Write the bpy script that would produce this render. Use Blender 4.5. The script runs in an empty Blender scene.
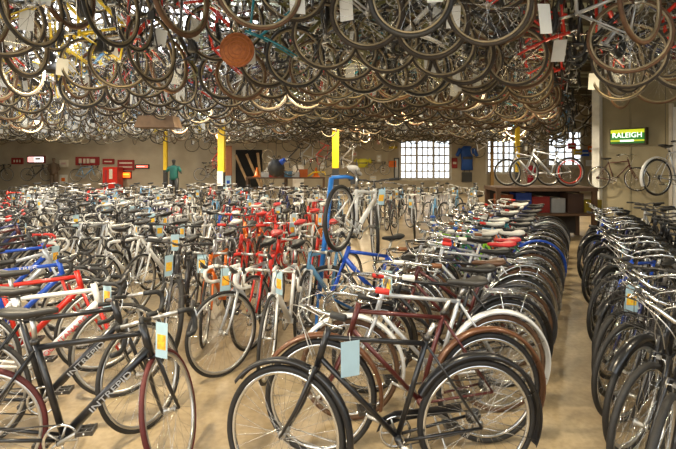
import bpy, math, random
from math import sin, cos, pi, radians as rad
from mathutils import Vector, Matrix

random.seed(11)
SC = bpy.context.scene
COL = SC.collection

# ------------------------------------------------------------------ camera, light, exposure
EYE = 1.75
F = 440.0
cam_d = bpy.data.cameras.new('camera')
cam_d.sensor_width = 36.0
cam_d.lens = F / 676 * 36.0
cam_d.shift_y = -65.5 / 676
cam_d.clip_start = 0.02
cam_d.clip_end = 300
cam = bpy.data.objects.new('camera', cam_d)
cam.location = (0, 0, EYE)
cam.rotation_euler = (rad(90), 0, 0)
COL.objects.link(cam)
SC.camera = cam
SC.view_settings.view_transform = 'Standard'
SC.view_settings.look = 'None'
SC.view_settings.gamma = 1
SC.view_settings.use_curve_mapping = False
SC.view_settings.exposure = 0.12

world = bpy.data.worlds.new('world')
SC.world = world
world.use_nodes = True
bgn = world.node_tree.nodes['Background']
bgn.inputs[0].default_value = (0.86, 0.93, 1.0, 1)
bgn.inputs[1].default_value = 3.0


def area(name, loc, rot, size, energy, col, sy=None):
    l = bpy.data.lights.new(name, 'AREA')
    l.energy = energy
    l.color = col
    l.size = size
    if sy:
        l.shape = 'RECTANGLE'
        l.size_y = sy
    o = bpy.data.objects.new(name, l)
    o.location = loc
    o.rotation_euler = rot
    COL.objects.link(o)
    return o


# daylight through the open shop front behind the photographer and the windows of the left side
area('shopfront_daylight', (-2.5, -3.5, 2.6), (rad(72), 0, rad(-12)), 6.0, 190, (1.0, 0.9, 0.76), 2.6)
area('left_window_daylight', (-11.5, 4.0, 2.6), (rad(80), 0, rad(-80)), 8.0, 420, (1.0, 0.93, 0.82), 2.4)
# pendant lamps added among the bikes to light the floor below
ADDED_PENDANTS = ((-1.9, 2.3), (0.5, 2.4), (2.7, 2.5), (-3.6, 5.6), (-0.7, 6.6), (2.6, 7.2), (-5.6, 8.6), (-2.6, 9.6), (1.4, 10.0),
           (4.6, 9.4), (-8.5, 12.5), (-4.5, 13.0), (0.5, 14.0), (5.5, 13.5), (-11.0, 18.5), (-5.0, 18.5), (1.5, 18.5), (7.5, 18.0))
for bx, by in ADDED_PENDANTS:
    area('added_pendant_light', (bx, by, 2.86), (0, 0, 0), 0.2, ((95 if bx < 0 else 34) if by < 3 else 52 if by < 12 else 150), (1.0, 0.84, 0.58), 0.2)
# added fill lights aimed up at the hung frames, without fittings
for bx, by in ((-2.6, 5.0), (0.6, 5.6), (3.2, 5.4), (-5.0, 8.0), (-0.8, 8.4), (4.0, 8.4), (-8.5, 12.0), (-2.0, 12.5), (3.5, 13.0)):
    area('added_uplight', (bx, by, 2.2), (rad(180), 0, 0), 1.5, 18, (1.0, 0.80, 0.46), 0.3)


# ------------------------------------------------------------------ materials
MATS = {}


def mat(name, col, rough=0.5, metal=0.0, emit=None, es=0.0, noise=0.0, nscale=8.0, coat=0.0, bump=0.0, col2=None, spec=None):
    if name in MATS:
        return MATS[name]
    m = bpy.data.materials.new(name)
    m.use_nodes = True
    nt = m.node_tree
    b = nt.nodes['Principled BSDF']
    b.inputs['Base Color'].default_value = (*col, 1)
    b.inputs['Roughness'].default_value = rough
    b.inputs['Metallic'].default_value = metal
    if coat:
        b.inputs['Coat Weight'].default_value = coat
        b.inputs['Coat Roughness'].default_value = 0.08
    if spec is not None:
        b.inputs['Specular IOR Level'].default_value = spec
    if emit:
        b.inputs['Emission Color'].default_value = (*emit, 1)
        b.inputs['Emission Strength'].default_value = es
    tc = nt.nodes.new('ShaderNodeTexCoord')
    nz = nt.nodes.new('ShaderNodeTexNoise')
    nz.inputs['Scale'].default_value = nscale
    nz.inputs['Detail'].default_value = 5
    nt.links.new(tc.outputs['Object'], nz.inputs['Vector'])
    mx = nt.nodes.new('ShaderNodeMix')
    mx.data_type = 'RGBA'
    c2 = col2 or tuple(c * (1 - (noise or 0.12)) for c in col)
    mx.inputs[6].default_value = (*col, 1)
    mx.inputs[7].default_value = (*c2, 1)
    cr = nt.nodes.new('ShaderNodeMapRange')
    cr.inputs['From Min'].default_value = 0.35
    cr.inputs['From Max'].default_value = 0.65
    nt.links.new(nz.outputs['Fac'], cr.inputs['Value'])
    nt.links.new(cr.outputs['Result'], mx.inputs[0])
    nt.links.new(mx.outputs[2], b.inputs['Base Color'])
    if bump:
        bp = nt.nodes.new('ShaderNodeBump')
        bp.inputs['Strength'].default_value = bump
        bp.inputs['Distance'].default_value = 0.01
        nt.links.new(nz.outputs['Fac'], bp.inputs['Height'])
        nt.links.new(bp.outputs['Normal'], b.inputs['Normal'])
    MATS[name] = m
    return m


PAINT = {
    'black': (0.012, 0.012, 0.014), 'charcoal': (0.05, 0.05, 0.055), 'silver': (0.55, 0.57, 0.60), 'white': (0.82, 0.82, 0.80),
    'red': (0.62, 0.025, 0.012), 'blue': (0.015, 0.09, 0.55), 'navy': (0.02, 0.03, 0.13), 'maroon': (0.085, 0.012, 0.01),
    'green': (0.02, 0.22, 0.08), 'yellow': (0.75, 0.55, 0.02), 'orange': (0.75, 0.16, 0.01), 'brown': (0.15, 0.06, 0.025),
    'teal': (0.02, 0.25, 0.33), 'lime': (0.35, 0.75, 0.03), 'olive': (0.16, 0.15, 0.05), 'sky': (0.16, 0.38, 0.62),
}


def paint(c):
    return mat('paint_' + c, PAINT[c], 0.32, 0.5 if c == 'silver' else 0.12, coat=0.35)


RUBBER = mat('tyre_rubber', (0.022, 0.02, 0.018), 0.62, noise=0.3, nscale=30)
GUM = mat('tyre_tan_wall', (0.115, 0.055, 0.024), 0.7, noise=0.3, nscale=20)
REDTYRE = mat('tyre_red', (0.10, 0.012, 0.010), 0.65, noise=0.2, nscale=20)
GREYTYRE = mat('tyre_grey_dusty', (0.042, 0.031, 0.021), 0.75, noise=0.35, nscale=12)
CHROME = mat('chrome', (0.72, 0.72, 0.70), 0.18, 1.0, noise=0.15)
ALU = mat('brushed_aluminium', (0.62, 0.61, 0.58), 0.34, 0.9, noise=0.2)
DULL = mat('dusty_alloy', (0.36, 0.29, 0.18), 0.5, 0.6, noise=0.4)
STEEL = mat('dark_steel', (0.10, 0.095, 0.09), 0.4, 0.8, noise=0.3)
LEATHER = mat('saddle_black', (0.014, 0.013, 0.012), 0.5, noise=0.3, nscale=25)
LBROWN = mat('saddle_brown', (0.10, 0.045, 0.02), 0.4, noise=0.3, nscale=25)
SADDLES = {'black': LEATHER, 'brown': LBROWN, 'red': mat('saddle_red', (0.55, 0.03, 0.03), 0.4),
           'white': mat('saddle_white', (0.7, 0.68, 0.62), 0.45), 'grey': mat('saddle_grey', (0.035, 0.033, 0.03), 0.5)}
TAPE = {'black': mat('tape_black', (0.02, 0.02, 0.02), 0.6), 'white': mat('tape_white', (0.75, 0.73, 0.68), 0.6),
        'red': mat('tape_red', (0.6, 0.03, 0.02), 0.6), 'blue': mat('tape_blue', (0.03, 0.12, 0.5), 0.6), 'brown': mat('tape_brown', (0.2, 0.08, 0.03), 0.6)}
CARD = mat('card_white', (0.74, 0.74, 0.70), 0.7, noise=0.08)
CARDB = mat('card_pale_blue', (0.42, 0.60, 0.68), 0.6, noise=0.08)
STICK = mat('sticker_orange', (0.85, 0.32, 0.03), 0.6, noise=0.5, nscale=40, col2=(0.85, 0.62, 0.05))
REDREF = mat('reflector_red', (0.5, 0.02, 0.02), 0.2)
LENS = mat('lamp_lens', (0.6, 0.6, 0.58), 0.15, 0.3)


# ------------------------------------------------------------------ mesh builder
class MB:
    def __init__(self):
        self.v, self.f, self.m, self.s = [], [], [], []
        self.mats = []

    def mi(self, m):
        if m not in self.mats:
            self.mats.append(m)
        return self.mats.index(m)

    def add(self, vs, fs, m, smooth=True):
        o = len(self.v)
        k = self.mi(m)
        self.v += [tuple(p) for p in vs]
        for f in fs:
            self.f.append([i + o for i in f])
            self.m.append(k)
            self.s.append(smooth)

    def tube(self, pts, r, m, n=6, closed=False, cap=True, flat=1.0):
        pts = [Vector(p) for p in pts]
        N = len(pts)
        rs = r if isinstance(r, (list, tuple)) else [r] * N
        vs, fs = [], []
        up = None
        for i, p in enumerate(pts):
            if closed:
                t = pts[(i + 1) % N] - pts[i - 1]
            else:
                t = pts[min(i + 1, N - 1)] - pts[max(i - 1, 0)]
            t.normalize()
            if up is None:
                a = Vector((0, 1, 0)) if abs(t.y) < 0.9 else Vector((1, 0, 0))
                up = t.cross(a).normalized()
            up = (up - t * up.dot(t))
            if up.length < 1e-6:
                up = t.orthogonal()
            up.normalize()
            w = t.cross(up)
            for k in range(n):
                a = 2 * pi * k / n
                vs.append(p + (up * cos(a) + w * sin(a) * flat) * rs[i])
        seg = N if closed else N - 1
        for i in range(seg):
            j = (i + 1) % N
            for k in range(n):
                k2 = (k + 1) % n
                fs.append([i * n + k, i * n + k2, j * n + k2, j * n + k])
        if cap and not closed:
            fs.append(list(range(n))[::-1])
            fs.append([(N - 1) * n + k for k in range(n)])
        self.add(vs, fs, m)

    def arc_profile(self, c, R, a0, a1, prof, m, seg=24, closed=False):
        # sweep a profile [(dr, y)...] about the axle (y axis) through c in the xz plane
        vs, fs = [], []
        n = len(prof)
        N = seg if closed else seg + 1
        for i in range(N):
            a = a0 + (a1 - a0) * i / seg
            for dr, y in prof:
                vs.append((c[0] + (R + dr) * cos(a), c[1] + y, c[2] + (R + dr) * sin(a)))
        for i in range(seg):
            j = (i + 1) % N
            for k in range(n):
                k2 = (k + 1) % n
                fs.append([i * n + k, j * n + k, j * n + k2, i * n + k2])
        self.add(vs, fs, m)

    def box(self, c, s, m, rot=None, smooth=False):
        vs = []
        for x in (-.5, .5):
            for y in (-.5, .5):
                for z in (-.5, .5):
                    p = Vector((x * s[0], y * s[1], z * s[2]))
                    if rot is not None:
                        p = rot @ p
                    vs.append(p + Vector(c))
        self.add(vs, [[0, 1, 3, 2], [4, 6, 7, 5], [0, 4, 5, 1], [2, 3, 7, 6], [0, 2, 6, 4], [1, 5, 7, 3]], m, smooth)

    def disc(self, c, r, h, m, n=20):
        # short cylinder with its axis on y
        vs, fs = [], []
        for y in (-h / 2, h / 2):
            for k in range(n):
                a = 2 * pi * k / n
                vs.append((c[0] + r * cos(a), c[1] + y, c[2] + r * sin(a)))
        for k in range(n):
            fs.append([k, (k + 1) % n, n + (k + 1) % n, n + k])
        fs.append(list(range(n))[::-1])
        fs.append([n + k for k in range(n)])
        self.add(vs, fs, m)

    def loft(self, rings, m, cap=True):
        n = len(rings[0])
        vs = [p for r in rings for p in r]
        fs = []
        for i in range(len(rings) - 1):
            for k in range(n):
                k2 = (k + 1) % n
                fs.append([i * n + k, i * n + k2, (i + 1) * n + k2, (i + 1) * n + k])
        if cap:
            fs.append(list(range(n))[::-1])
            fs.append([(len(rings) - 1) * n + k for k in range(n)])
        self.add(vs, fs, m)

    def transform(self, M, start=0):
        for i in range(start, len(self.v)):
            self.v[i] = tuple(M @ Vector(self.v[i]))

    def mesh(self, name):
        me = bpy.data.meshes.new(name)
        me.from_pydata(self.v, [], self.f)
        for m in self.mats:
            me.materials.append(m)
        me.polygons.foreach_set('material_index', self.m)
        me.polygons.foreach_set('use_smooth', self.s)
        me.update()
        return me

    def build(self, name, parent=None):
        o = bpy.data.objects.new(name, self.mesh(name))
        COL.objects.link(o)
        if parent:
            o.parent = parent
        return o


def empty(name, loc=(0, 0, 0), rz=0):
    o = bpy.data.objects.new(name, None)
    o.empty_display_size = 0.1
    o.location = loc
    o.rotation_euler = (0, 0, rz)
    COL.objects.link(o)
    return o


def tag(o, label, cat, group=None):
    o['label'] = label
    o['category'] = cat
    if group:
        o['group'] = group
    return o


def struct(o):
    o['kind'] = 'structure'
    return o


# ------------------------------------------------------------------ bicycle geometry
R_W = 0.335
GEO = {
    'road': dict(RH=(-.41, .335), BB=(0, .27), FH=(.57, .335), ST=(-.15, .775), HT=(.385, .815), HB=(.425, .665), SD=(-.18, .95), tr=.014, fr=.0175),
    'flat': dict(RH=(-.42, .335), BB=(0, .28), FH=(.60, .335), ST=(-.13, .72), HT=(.37, .835), HB=(.42, .70), SD=(-.19, .91), tr=.021, fr=.019),
    'city': dict(RH=(-.44, .335), BB=(0, .28), FH=(.60, .335), ST=(-.16, .80), HT=(.37, .865), HB=(.42, .70), SD=(-.21, .92), tr=.017, fr=.0145),
    'step': dict(RH=(-.44, .335), BB=(0, .28), FH=(.60, .335), ST=(-.16, .78), HT=(.37, .865), HB=(.42, .70), SD=(-.21, .90), tr=.017, fr=.0145),
}


def P(p, y=0.0):
    return Vector((p[0], y, p[1]))


def g_frame(mb, g, st, m, n):
    r = g['fr']
    BB, ST, HT, HB, RH = (P(g[k]) for k in ('BB', 'ST', 'HT', 'HB', 'RH'))
    ax = (HT - HB).normalized()
    mb.tube([HB - ax * .015, HT + ax * .015], r * 1.25, m, n)
    mb.tube([BB, ST], r, m, n)
    dn = r * 1.45 if st in ('road', 'flat') else r
    mb.tube([BB, HB + ax * .03], dn, m, n)
    if st == 'step':
        q = BB + (ST - BB) * .45
        mb.tube([q, (q + HT) / 2 - Vector((0, 0, .02)), HT - ax * .04], r * .9, m, n)
    else:
        mb.tube([ST - Vector((-.005, 0, .03)), HT - ax * .035], r * .95, m, n)
    for s in (-1, 1):
        mb.tube([BB + Vector((-.03, s * .03, 0)), RH + Vector((0, s * .062, 0))], r * .55, m, max(4, n - 2))
        mb.tube([ST + Vector((0, s * .02, -.04)), RH + Vector((0, s * .062, 0))], r * .48, m, max(4, n - 2))
    mb.tube([BB + Vector((0, -.04, 0)), BB + Vector((0, .04, 0))], r * 1.4, m, n)
    # seat post
    SD = P(g['SD'])
    mb.tube([ST, Vector((SD.x + .01, 0, SD.z - .045))], .0135, ALU, n)
    mb.tube([ST + Vector((0, 0, -.01)), ST + Vector((-.003, 0, .015))], r * 1.3, STEEL, n)


def g_fork(mb, g, m, n):
    HT, HB, FH = P(g['HT']), P(g['HB']), P(g['FH'])
    ax = (HT - HB).normalized()
    top = HB - ax * .02
    for s in (-1, 1):
        a = top + Vector((0, s * .035, 0))
        d = FH + Vector((0, s * .05, 0))
        mid = a.lerp(d, .6) + Vector((-.012, 0, 0))
        mb.tube([top, a, mid, d], [.014, .0135, .011, .008], m, max(4, n - 1))


def g_saddle(mb, g, m, n, wide=1.0):
    SD = P(g['SD'])
    rings = []
    for x, w, z, h in ((-.135, .045, .012, .02), (-.12, .068 * wide, .016, .035), (-.07, .07 * wide, .01, .042), (-.01, .042, .0, .04),
                       (.05, .024, .002, .034), (.11, .019, .004, .03), (.135, .010, -.002, .02)):
        ring = []
        for k in range(8):
            a = 2 * pi * k / 8
            zz = sin(a)
            ring.append((SD.x + x, w * cos(a), SD.z + z - h / 2 + (h / 2 if zz > 0 else h * .8) * zz))
        rings.append(ring)
    mb.loft(rings, m)
    if n > 5:
        for s in (-1, 1):
            mb.tube([SD + Vector((-.10, s * .035, -.035)), SD + Vector((-.03, s * .022, -.055)), SD + Vector((.04, s * .02, -.05)), SD + Vector((.11, s * .008, -.03))], .004, STEEL, 4)


def bar_paths(st):
    if st == 'road':
        p = []
        for s in (-1, 1):
            p.append([(0, s * .03, 0), (0, s * .17, 0), (.02, s * .205, 0), (.075, s * .212, -.005), (.105, s * .214, -.03), (.11, s * .216, -.07),
                      (.085, s * .22, -.115), (.04, s * .222, -.135), (-.03, s * .224, -.138)])
        return p, (.47, .845)
    if st == 'flat':
        return [[(0, s * .0, 0), (0, s * .05, 0), (-.005, s * .09, .015), (-.03, s * .30, .02)] for s in (-1, 1)], (.40, .945)
    return [[(0, 0, 0), (.015, s * .05, .01), (.03, s * .12, .05), (.01, s * .19, .07), (-.07, s * .235, .06), (-.19, s * .25, .045)] for s in (-1, 1)], (.395, .95)


def g_bar(mb, g, st, tape, n, lod, metal=ALU):
    paths, c = bar_paths(st)
    C0 = P(c)
    HT = P(g['HT'])
    ax = (HT - P(g['HB'])).normalized()
    top = HT + ax * (.04 if st != 'city' and st != 'step' else .09)
    mb.tube([HT, top, C0], .0135, metal if st != 'road' else tape, n)
    for p in paths:
        q = [C0 + Vector(v) for v in p]
        if st == 'road':
            mb.tube(q[:2], .0125, metal, n)
            mb.tube(q[1:], .0155, tape, n)
        else:
            mb.tube(q, .0115, metal, n)
        if lod == 2 and st != 'road':
            mb.tube([q[-2].lerp(q[-1], .45), q[-1]], .0165, tape, 5)
    if lod == 2 and st == 'road':
        for s in (-1, 1):
            h = C0 + Vector((.10, s * .213, -.01))
            mb.tube([h, h + Vector((.035, 0, .035)), h + Vector((.05, 0, -.02)), h + Vector((.02, 0, -.09))], .008, STEEL, 4)


def g_grip(mb, g, st, s, tape):
    paths, c = bar_paths(st)
    q = [P(c) + Vector(v) for v in paths[0 if s < 0 else 1]]
    a = q[-2].lerp(q[-1], .42)
    e = q[-1] + (q[-1] - a).normalized() * .006
    mb.tube([a, a.lerp(e, .04), e.lerp(a, .04), e], [.0135, .017, .018, .014], tape, 8)


def g_lever(mb, g, st, s):
    paths, c = bar_paths(st)
    C0 = P(c)
    if st == 'road':
        h = C0 + Vector((.085, s * .213, -.004))
        mb.tube([h, h + Vector((.03, 0, .012)), h + Vector((.055, 0, .045)), h + Vector((.068, 0, .05))], [.015, .017, .014, .006], STEEL, 7)
        mb.tube([h + Vector((.06, 0, .03)), h + Vector((.072, 0, -.02)), h + Vector((.055, 0, -.075)), h + Vector((.03, 0, -.11))], [.006, .006, .005, .004], CHROME, 5)
    else:
        q = [C0 + Vector(v) for v in paths[0 if s < 0 else 1]]
        a = q[-2].lerp(q[-1], .2)
        d = (q[-1] - q[-2]).normalized()
        f = Vector((.03, 0, -.03)) if st == 'flat' else Vector((.02, s * .025, -.03))
        mb.tube([a, a + f, a + f + d * .05 + Vector((0, 0, -.006)), a + f * 1.15 + d * .12], [.009, .007, .006, .005], CHROME, 5)


def g_cable(mb, g, st):
    paths, c = bar_paths(st)
    C0 = P(c)
    HB = P(g['HB'])
    for s in (-1, 1):
        if st == 'road':
            a = C0 + Vector((.13, s * .213, .04))
            e = HB + Vector((.02, s * .02, .04))
            pts = [a, a + Vector((.05, -s * .04, .05)), C0 + Vector((.12, s * .08, .06)), C0 + Vector((.09, s * .03, -.06)), e]
        else:
            q = [C0 + Vector(v) for v in paths[0 if s < 0 else 1]]
            a = q[-2].lerp(q[-1], .2) + Vector((.02, 0, -.02))
            pts = [a, a + Vector((.11, -s * .02, .035)), C0 + Vector((.16, s * .06, .03)), C0 + Vector((.10, -s * .01, -.1)), HB + Vector((.02, -s * .02, .02))]
        # smooth
        out = []
        for i in range(len(pts) - 1):
            p0, p1, p2, p3 = pts[max(i - 1, 0)], pts[i], pts[i + 1], pts[min(i + 2, len(pts) - 1)]
            for t in (0, .25, .5, .75):
                out.append(.5 * ((2 * p1) + (p2 - p0) * t + (2 * p0 - 5 * p1 + 4 * p2 - p3) * t * t + (3 * p1 - p0 - 3 * p2 + p3) * t ** 3))
        out.append(pts[-1])
        mb.tube(out, .0028, ALU if st in ('city', 'step') else STEEL, 4)


def g_tyre(mb, c, g, m, seg, n=6):
    r = g['tr']
    R = R_W - r
    prof = [(r * cos(2 * pi * k / n), r * sin(2 * pi * k / n)) for k in range(n)]
    mb.arc_profile(c, R, 0, 2 * pi, prof, m, seg, True)


def g_rim(mb, c, g, seg, m, spokes, n=3, side=0, hub=True):
    R = R_W - 2 * g['tr'] + .004
    mb.arc_profile(c, R, 0, 2 * pi, [(0, -.010), (-.016, -.009), (-.02, 0), (-.016, .009), (0, .010)], m, seg, True)
    mb.tube([Vector(c) + Vector((0, -.055, 0)), Vector(c) + Vector((0, -.034, 0))], .007, STEEL, 6)
    mb.tube([Vector(c) + Vector((0, .034, 0)), Vector(c) + Vector((0, .055, 0))], .007, STEEL, 6)
    mb.tube([Vector(c) + Vector((0, -.034, 0)), Vector(c) + Vector((0, -.028, 0)), Vector(c) + Vector((0, -.02, 0)), Vector(c) + Vector((0, .02, 0)), Vector(c) + Vector((0, .028, 0)), Vector(c) + Vector((0, .034, 0))],
            [.021, .021, .012, .012, .021, .021], ALU, 8)
    for k in range(spokes):
        a = 2 * pi * k / spokes
        s = 1 if k % 2 else -1
        da = .5 if (k // 2) % 2 else -.5
        h = Vector(c) + Vector((.02 * cos(a + da * 2.2), s * .031, .02 * sin(a + da * 2.2)))
        e = Vector(c) + Vector(((R - .018) * cos(a), 0, (R - .018) * sin(a)))
        mb.tube([h, e], .0013 if spokes > 20 else .0018, CHROME, n, cap=False)


def g_crank(mb, g, n, ang=.5, pedals=True, lod=0):
    BB = P(g['BB'])
    c = BB + Vector((0, -.045, 0))
    mb.arc_profile(c, .082, 0, 2 * pi, [(.006, -.002), (.006, .002), (-.008, .002), (-.008, -.002)], CHROME if lod == 0 else ALU, 24 if lod == 0 else 14, True)
    for k in range(5 if lod < 2 else 3):
        a = 2 * pi * k / (5 if lod < 2 else 3)
        mb.tube([c, c + Vector((.078 * cos(a), 0, .078 * sin(a)))], .006, ALU, 4)
    mb.tube([BB + Vector((0, -.075, 0)), BB + Vector((0, .075, 0))], .011, STEEL, 6)
    for s in (-1, 1):
        e = BB + Vector((s * .17 * cos(ang), s * -.0 + (-.075 if s > 0 else .075), s * .17 * sin(ang)))
        b = BB + Vector((0, e.y, 0))
        mb.tube([b, e], [.012, .009], ALU, 5)
        if pedals:
            mb.box(e + Vector((0, (-.05 if s > 0 else .05), 0)), (.075, .075, .022), STEEL)


def g_pedal(mb, g, s, ang=.5):
    BB = P(g['BB'])
    e = BB + Vector((s * .17 * cos(ang), (-.075 if s > 0 else .075), s * .17 * sin(ang)))
    q = -1 if s > 0 else 1
    mb.tube([e, e + Vector((0, q * .10, 0))], .006, CHROME, 5)
    for dx in (-.035, .035):
        mb.box(e + Vector((dx, q * .055, 0)), (.012, .085, .022), STEEL)
    for dy in (.018, .055, .092):
        mb.box(e + Vector((0, q * dy, 0)), (.07, .007, .02), STEEL)


def g_chain(mb, g):
    BB, RH = P(g['BB']), P(g['RH'])
    mb.tube([BB + Vector((0, -.045, .083)), RH + Vector((0, -.045, .032))], .0045, STEEL, 4)
    mb.tube([BB + Vector((0, -.045, -.083)), RH + Vector((.02, -.045, -.085)), RH + Vector((.0, -.045, -.05))], .0045, STEEL, 4)
    for k, r in enumerate((.045, .038, .031, .025)):
        mb.disc((RH.x, -.048 + k * .006, RH.z), r, .003, STEEL, 14)
    mb.tube([RH + Vector((0, -.06, -.01)), RH + Vector((.015, -.062, -.06)), RH + Vector((.03, -.055, -.105))], .007, ALU, 5)


def fprof(w=.036, t=.018):
    return [(0, -w), (t, -w * .6), (t * 1.4, 0), (t, w * .6), (0, w), (t - .003, w * .55), (t * 1.4 - .003, 0), (t - .003, -w * .55)]


def g_fender(mb, g, front, m, seg):
    c = P(g['FH' if front else 'RH'])
    R = R_W + .015
    a0, a1 = (rad(38), rad(192)) if front else (rad(28), rad(205))
    mb.arc_profile(c, R, a0, a1, fprof(), m, seg)
    for s in (-1, 1):
        a = a1 - .12
        mb.tube([c + Vector((0, s * .06, 0)), c + Vector(((R) * cos(a), s * .03, R * sin(a)))], .0022, CHROME, 4)
        a = a1 - .9
        if not front:
            mb.tube([c + Vector((0, s * .06, 0)), c + Vector(((R) * cos(a), s * .03, R * sin(a)))], .0022, CHROME, 4)


def g_cardtag(mb, g, m, sticker=True, side=-1, dx=.02, ang=.3, w=.09, h=.19):
    # hangs by a string from the bar
    C0 = P(g['HT']) + Vector((.08 + dx, side * .06, .03))
    mb.tube([C0 + Vector((-.03, -side * .03, .06)), C0], .0012, CARD, 3)
    R = Matrix.Rotation(ang, 3, 'Z')
    c = C0 + Vector((0, 0, -h / 2))
    mb.box(c, (.0016, w, h), m, R)
    if sticker:
        for q in (-1, 1):
            mb.box(c + R @ Vector((q * .0014, 0, -.01)), (.001, w * .72, h * .42), STICK, R)


def g_caliper(mb, g, front):
    c = P(g['FH' if front else 'RH'])
    z = c.z + R_W + .02
    x = c.x + (-.03 if front else .07)
    if front:
        x = P(g['HB']).x - .0 + .03
        z = P(g['HB']).z - .03
    for s in (-1, 1):
        mb.tube([Vector((x, 0, z)), Vector((x + .005, s * .03, z - .005)), Vector((x, s * .034, z - .035)), Vector((x, s * .016, z - .05))], .005, CHROME, 5)
    mb.box((x, 0, z), (.02, .02, .02), ALU)


def g_rack(mb, g):
    RH = P(g['RH'])
    zt = RH.z + R_W + .065
    x0, x1 = RH.x - .22, RH.x + .17
    for y in (-.055, -.02, .02, .055):
        mb.tube([(x1, y, zt), (x0, y, zt)], .0045, CHROME, 5)
    for x in (x0, (x0 + x1) / 2, x1):
        mb.tube([(x, -.058, zt), (x, .058, zt)], .0045, CHROME, 5)
    for s in (-1, 1):
        mb.tube([(x0 + .08, s * .056, zt), (RH.x, s * .066, RH.z)], .0045, CHROME, 5)
        mb.tube([(x1 - .1, s * .056, zt), (RH.x, s * .066, RH.z)], .0045, CHROME, 5)


def g_kick(mb, g):
    BB = P(g['BB'])
    mb.tube([BB + Vector((-.06, .03, -.02)), BB + Vector((-.10, .09, -.15)), BB + Vector((-.13, .15, -.262)), BB + Vector((-.10, .16, -.268))], .007, ALU, 5)


def g_guard(mb, g, m):
    BB, RH = P(g['BB']), P(g['RH'])
    y = -.058
    a = [BB + Vector((.10, 0, .0)), BB + Vector((.07, 0, .075)), BB + Vector((0, 0, .105)), BB.lerp(RH, .5) + Vector((0, 0, .085)), RH + Vector((.07, 0, .065)), RH + Vector((.06, 0, .03)), BB.lerp(RH, .5) + Vector((0, 0, .04)), BB + Vector((-.02, 0, .05)), BB + Vector((.05, 0, .03))]
    n = len(a)
    vs = [(p.x, y - .004, p.z) for p in a] + [(p.x, y + .004, p.z) for p in a]
    fs = [[k, (k + 1) % n, n + (k + 1) % n, n + k] for k in range(n)]
    fs += [[0, 1, 2, 7, 8], [2, 3, 6, 7], [3, 4, 5, 6]]
    fs += [[n + i for i in f][::-1] for f in fs[-3:]]
    mb.add(vs, fs, m, False)


def g_lamp(mb, g):
    HB = P(g['HT']) + Vector((.12, 0, .0))
    rings = []
    for x, r in ((-.05, .012), (-.03, .03), (0, .038), (.01, .038)):
        rings.append([(HB.x + x, r * cos(2 * pi * k / 12), HB.z + r * sin(2 * pi * k / 12)) for k in range(12)])
    mb.loft(rings, CHROME)
    mb.tube([HB + Vector((.008, 0, 0)), HB + Vector((.014, 0, 0))], [.034, .03], LENS, 12)
    mb.tube([HB + Vector((-.02, 0, -.02)), P(g['HT']) + Vector((.01, 0, -.01))], .006, CHROME, 5)


def g_basket(mb, g):
    c = P(g['HT']) + Vector((.20, 0, .02))
    for z, w, d in ((0, .11, .15), (.08, .125, .165), (.16, .14, .18), (.22, .15, .19)):
        mb.tube([c + Vector((-w, -d, z - .1)), c + Vector((w, -d, z - .1)), c + Vector((w, d, z - .1)), c + Vector((-w, d, z - .1))], .003, STEEL, 4, closed=True)
    for i in range(7):
        t = -1 + 2 * i / 6
        for s in (-1, 1):
            mb.tube([c + Vector((t * .11, s * .15, -.1)), c + Vector((t * .15, s * .19, .12))], .002, STEEL, 3)
            mb.tube([c + Vector((s * .11, t * .15, -.1)), c + Vector((s * .15, t * .19, .12))], .002, STEEL, 3)
        mb.tube([c + Vector((t * .11, -.15, -.1)), c + Vector((t * .11, .15, -.1))], .002, STEEL, 3)


def g_hook(mb, top):
    # bent rod that carries a wheel; top is the tyre point furthest up (along local x)
    p = Vector(top)
    d = 1 if top[0] > 0 else -1
    mb.tube([p + Vector((-.03 * d, -.03, 0)), p + Vector((-.05 * d, 0, 0)), p + Vector((-.035 * d, .03, 0)), p + Vector((.03 * d, .035, 0)), p + Vector((.25 * d, .0, 0)), p + Vector((.55 * d, 0, 0))], .006, STEEL, 5)


def steerM(g, ang):
    HT, HB = P(g['HT']), P(g['HB'])
    ax = (HT - HB).normalized()
    return Matrix.Translation(HT) @ Matrix.Rotation(ang, 4, ax) @ Matrix.Translation(-HT)


MESH = {}


def cached(key, fn):
    if key not in MESH:
        mb = MB()
        fn(mb)
        MESH[key] = mb.mesh('_'.join(str(k) for k in key[:2]))
    return MESH[key]


TYRES = {'black': RUBBER, 'tan': GUM, 'red': REDTYRE, 'grey': GREYTYRE}
FENDM = {'black': paint('black'), 'brown': paint('brown'), 'chrome': CHROME, 'white': paint('white'), 'blue': paint('blue'), 'maroon': paint('maroon'), 'silver': paint('silver'), 'charcoal': paint('charcoal')}


def child(name, me, parent, M=None, label=None):
    o = bpy.data.objects.new(name, me)
    COL.objects.link(o)
    o.parent = parent
    if M is not None:
        o.matrix_basis = M
    if label:
        o['label'] = label
    return o


NAMES = {'road': 'road_bicycle', 'flat': 'hybrid_bicycle', 'city': 'city_bicycle', 'step': 'step_through_bicycle'}


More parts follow.
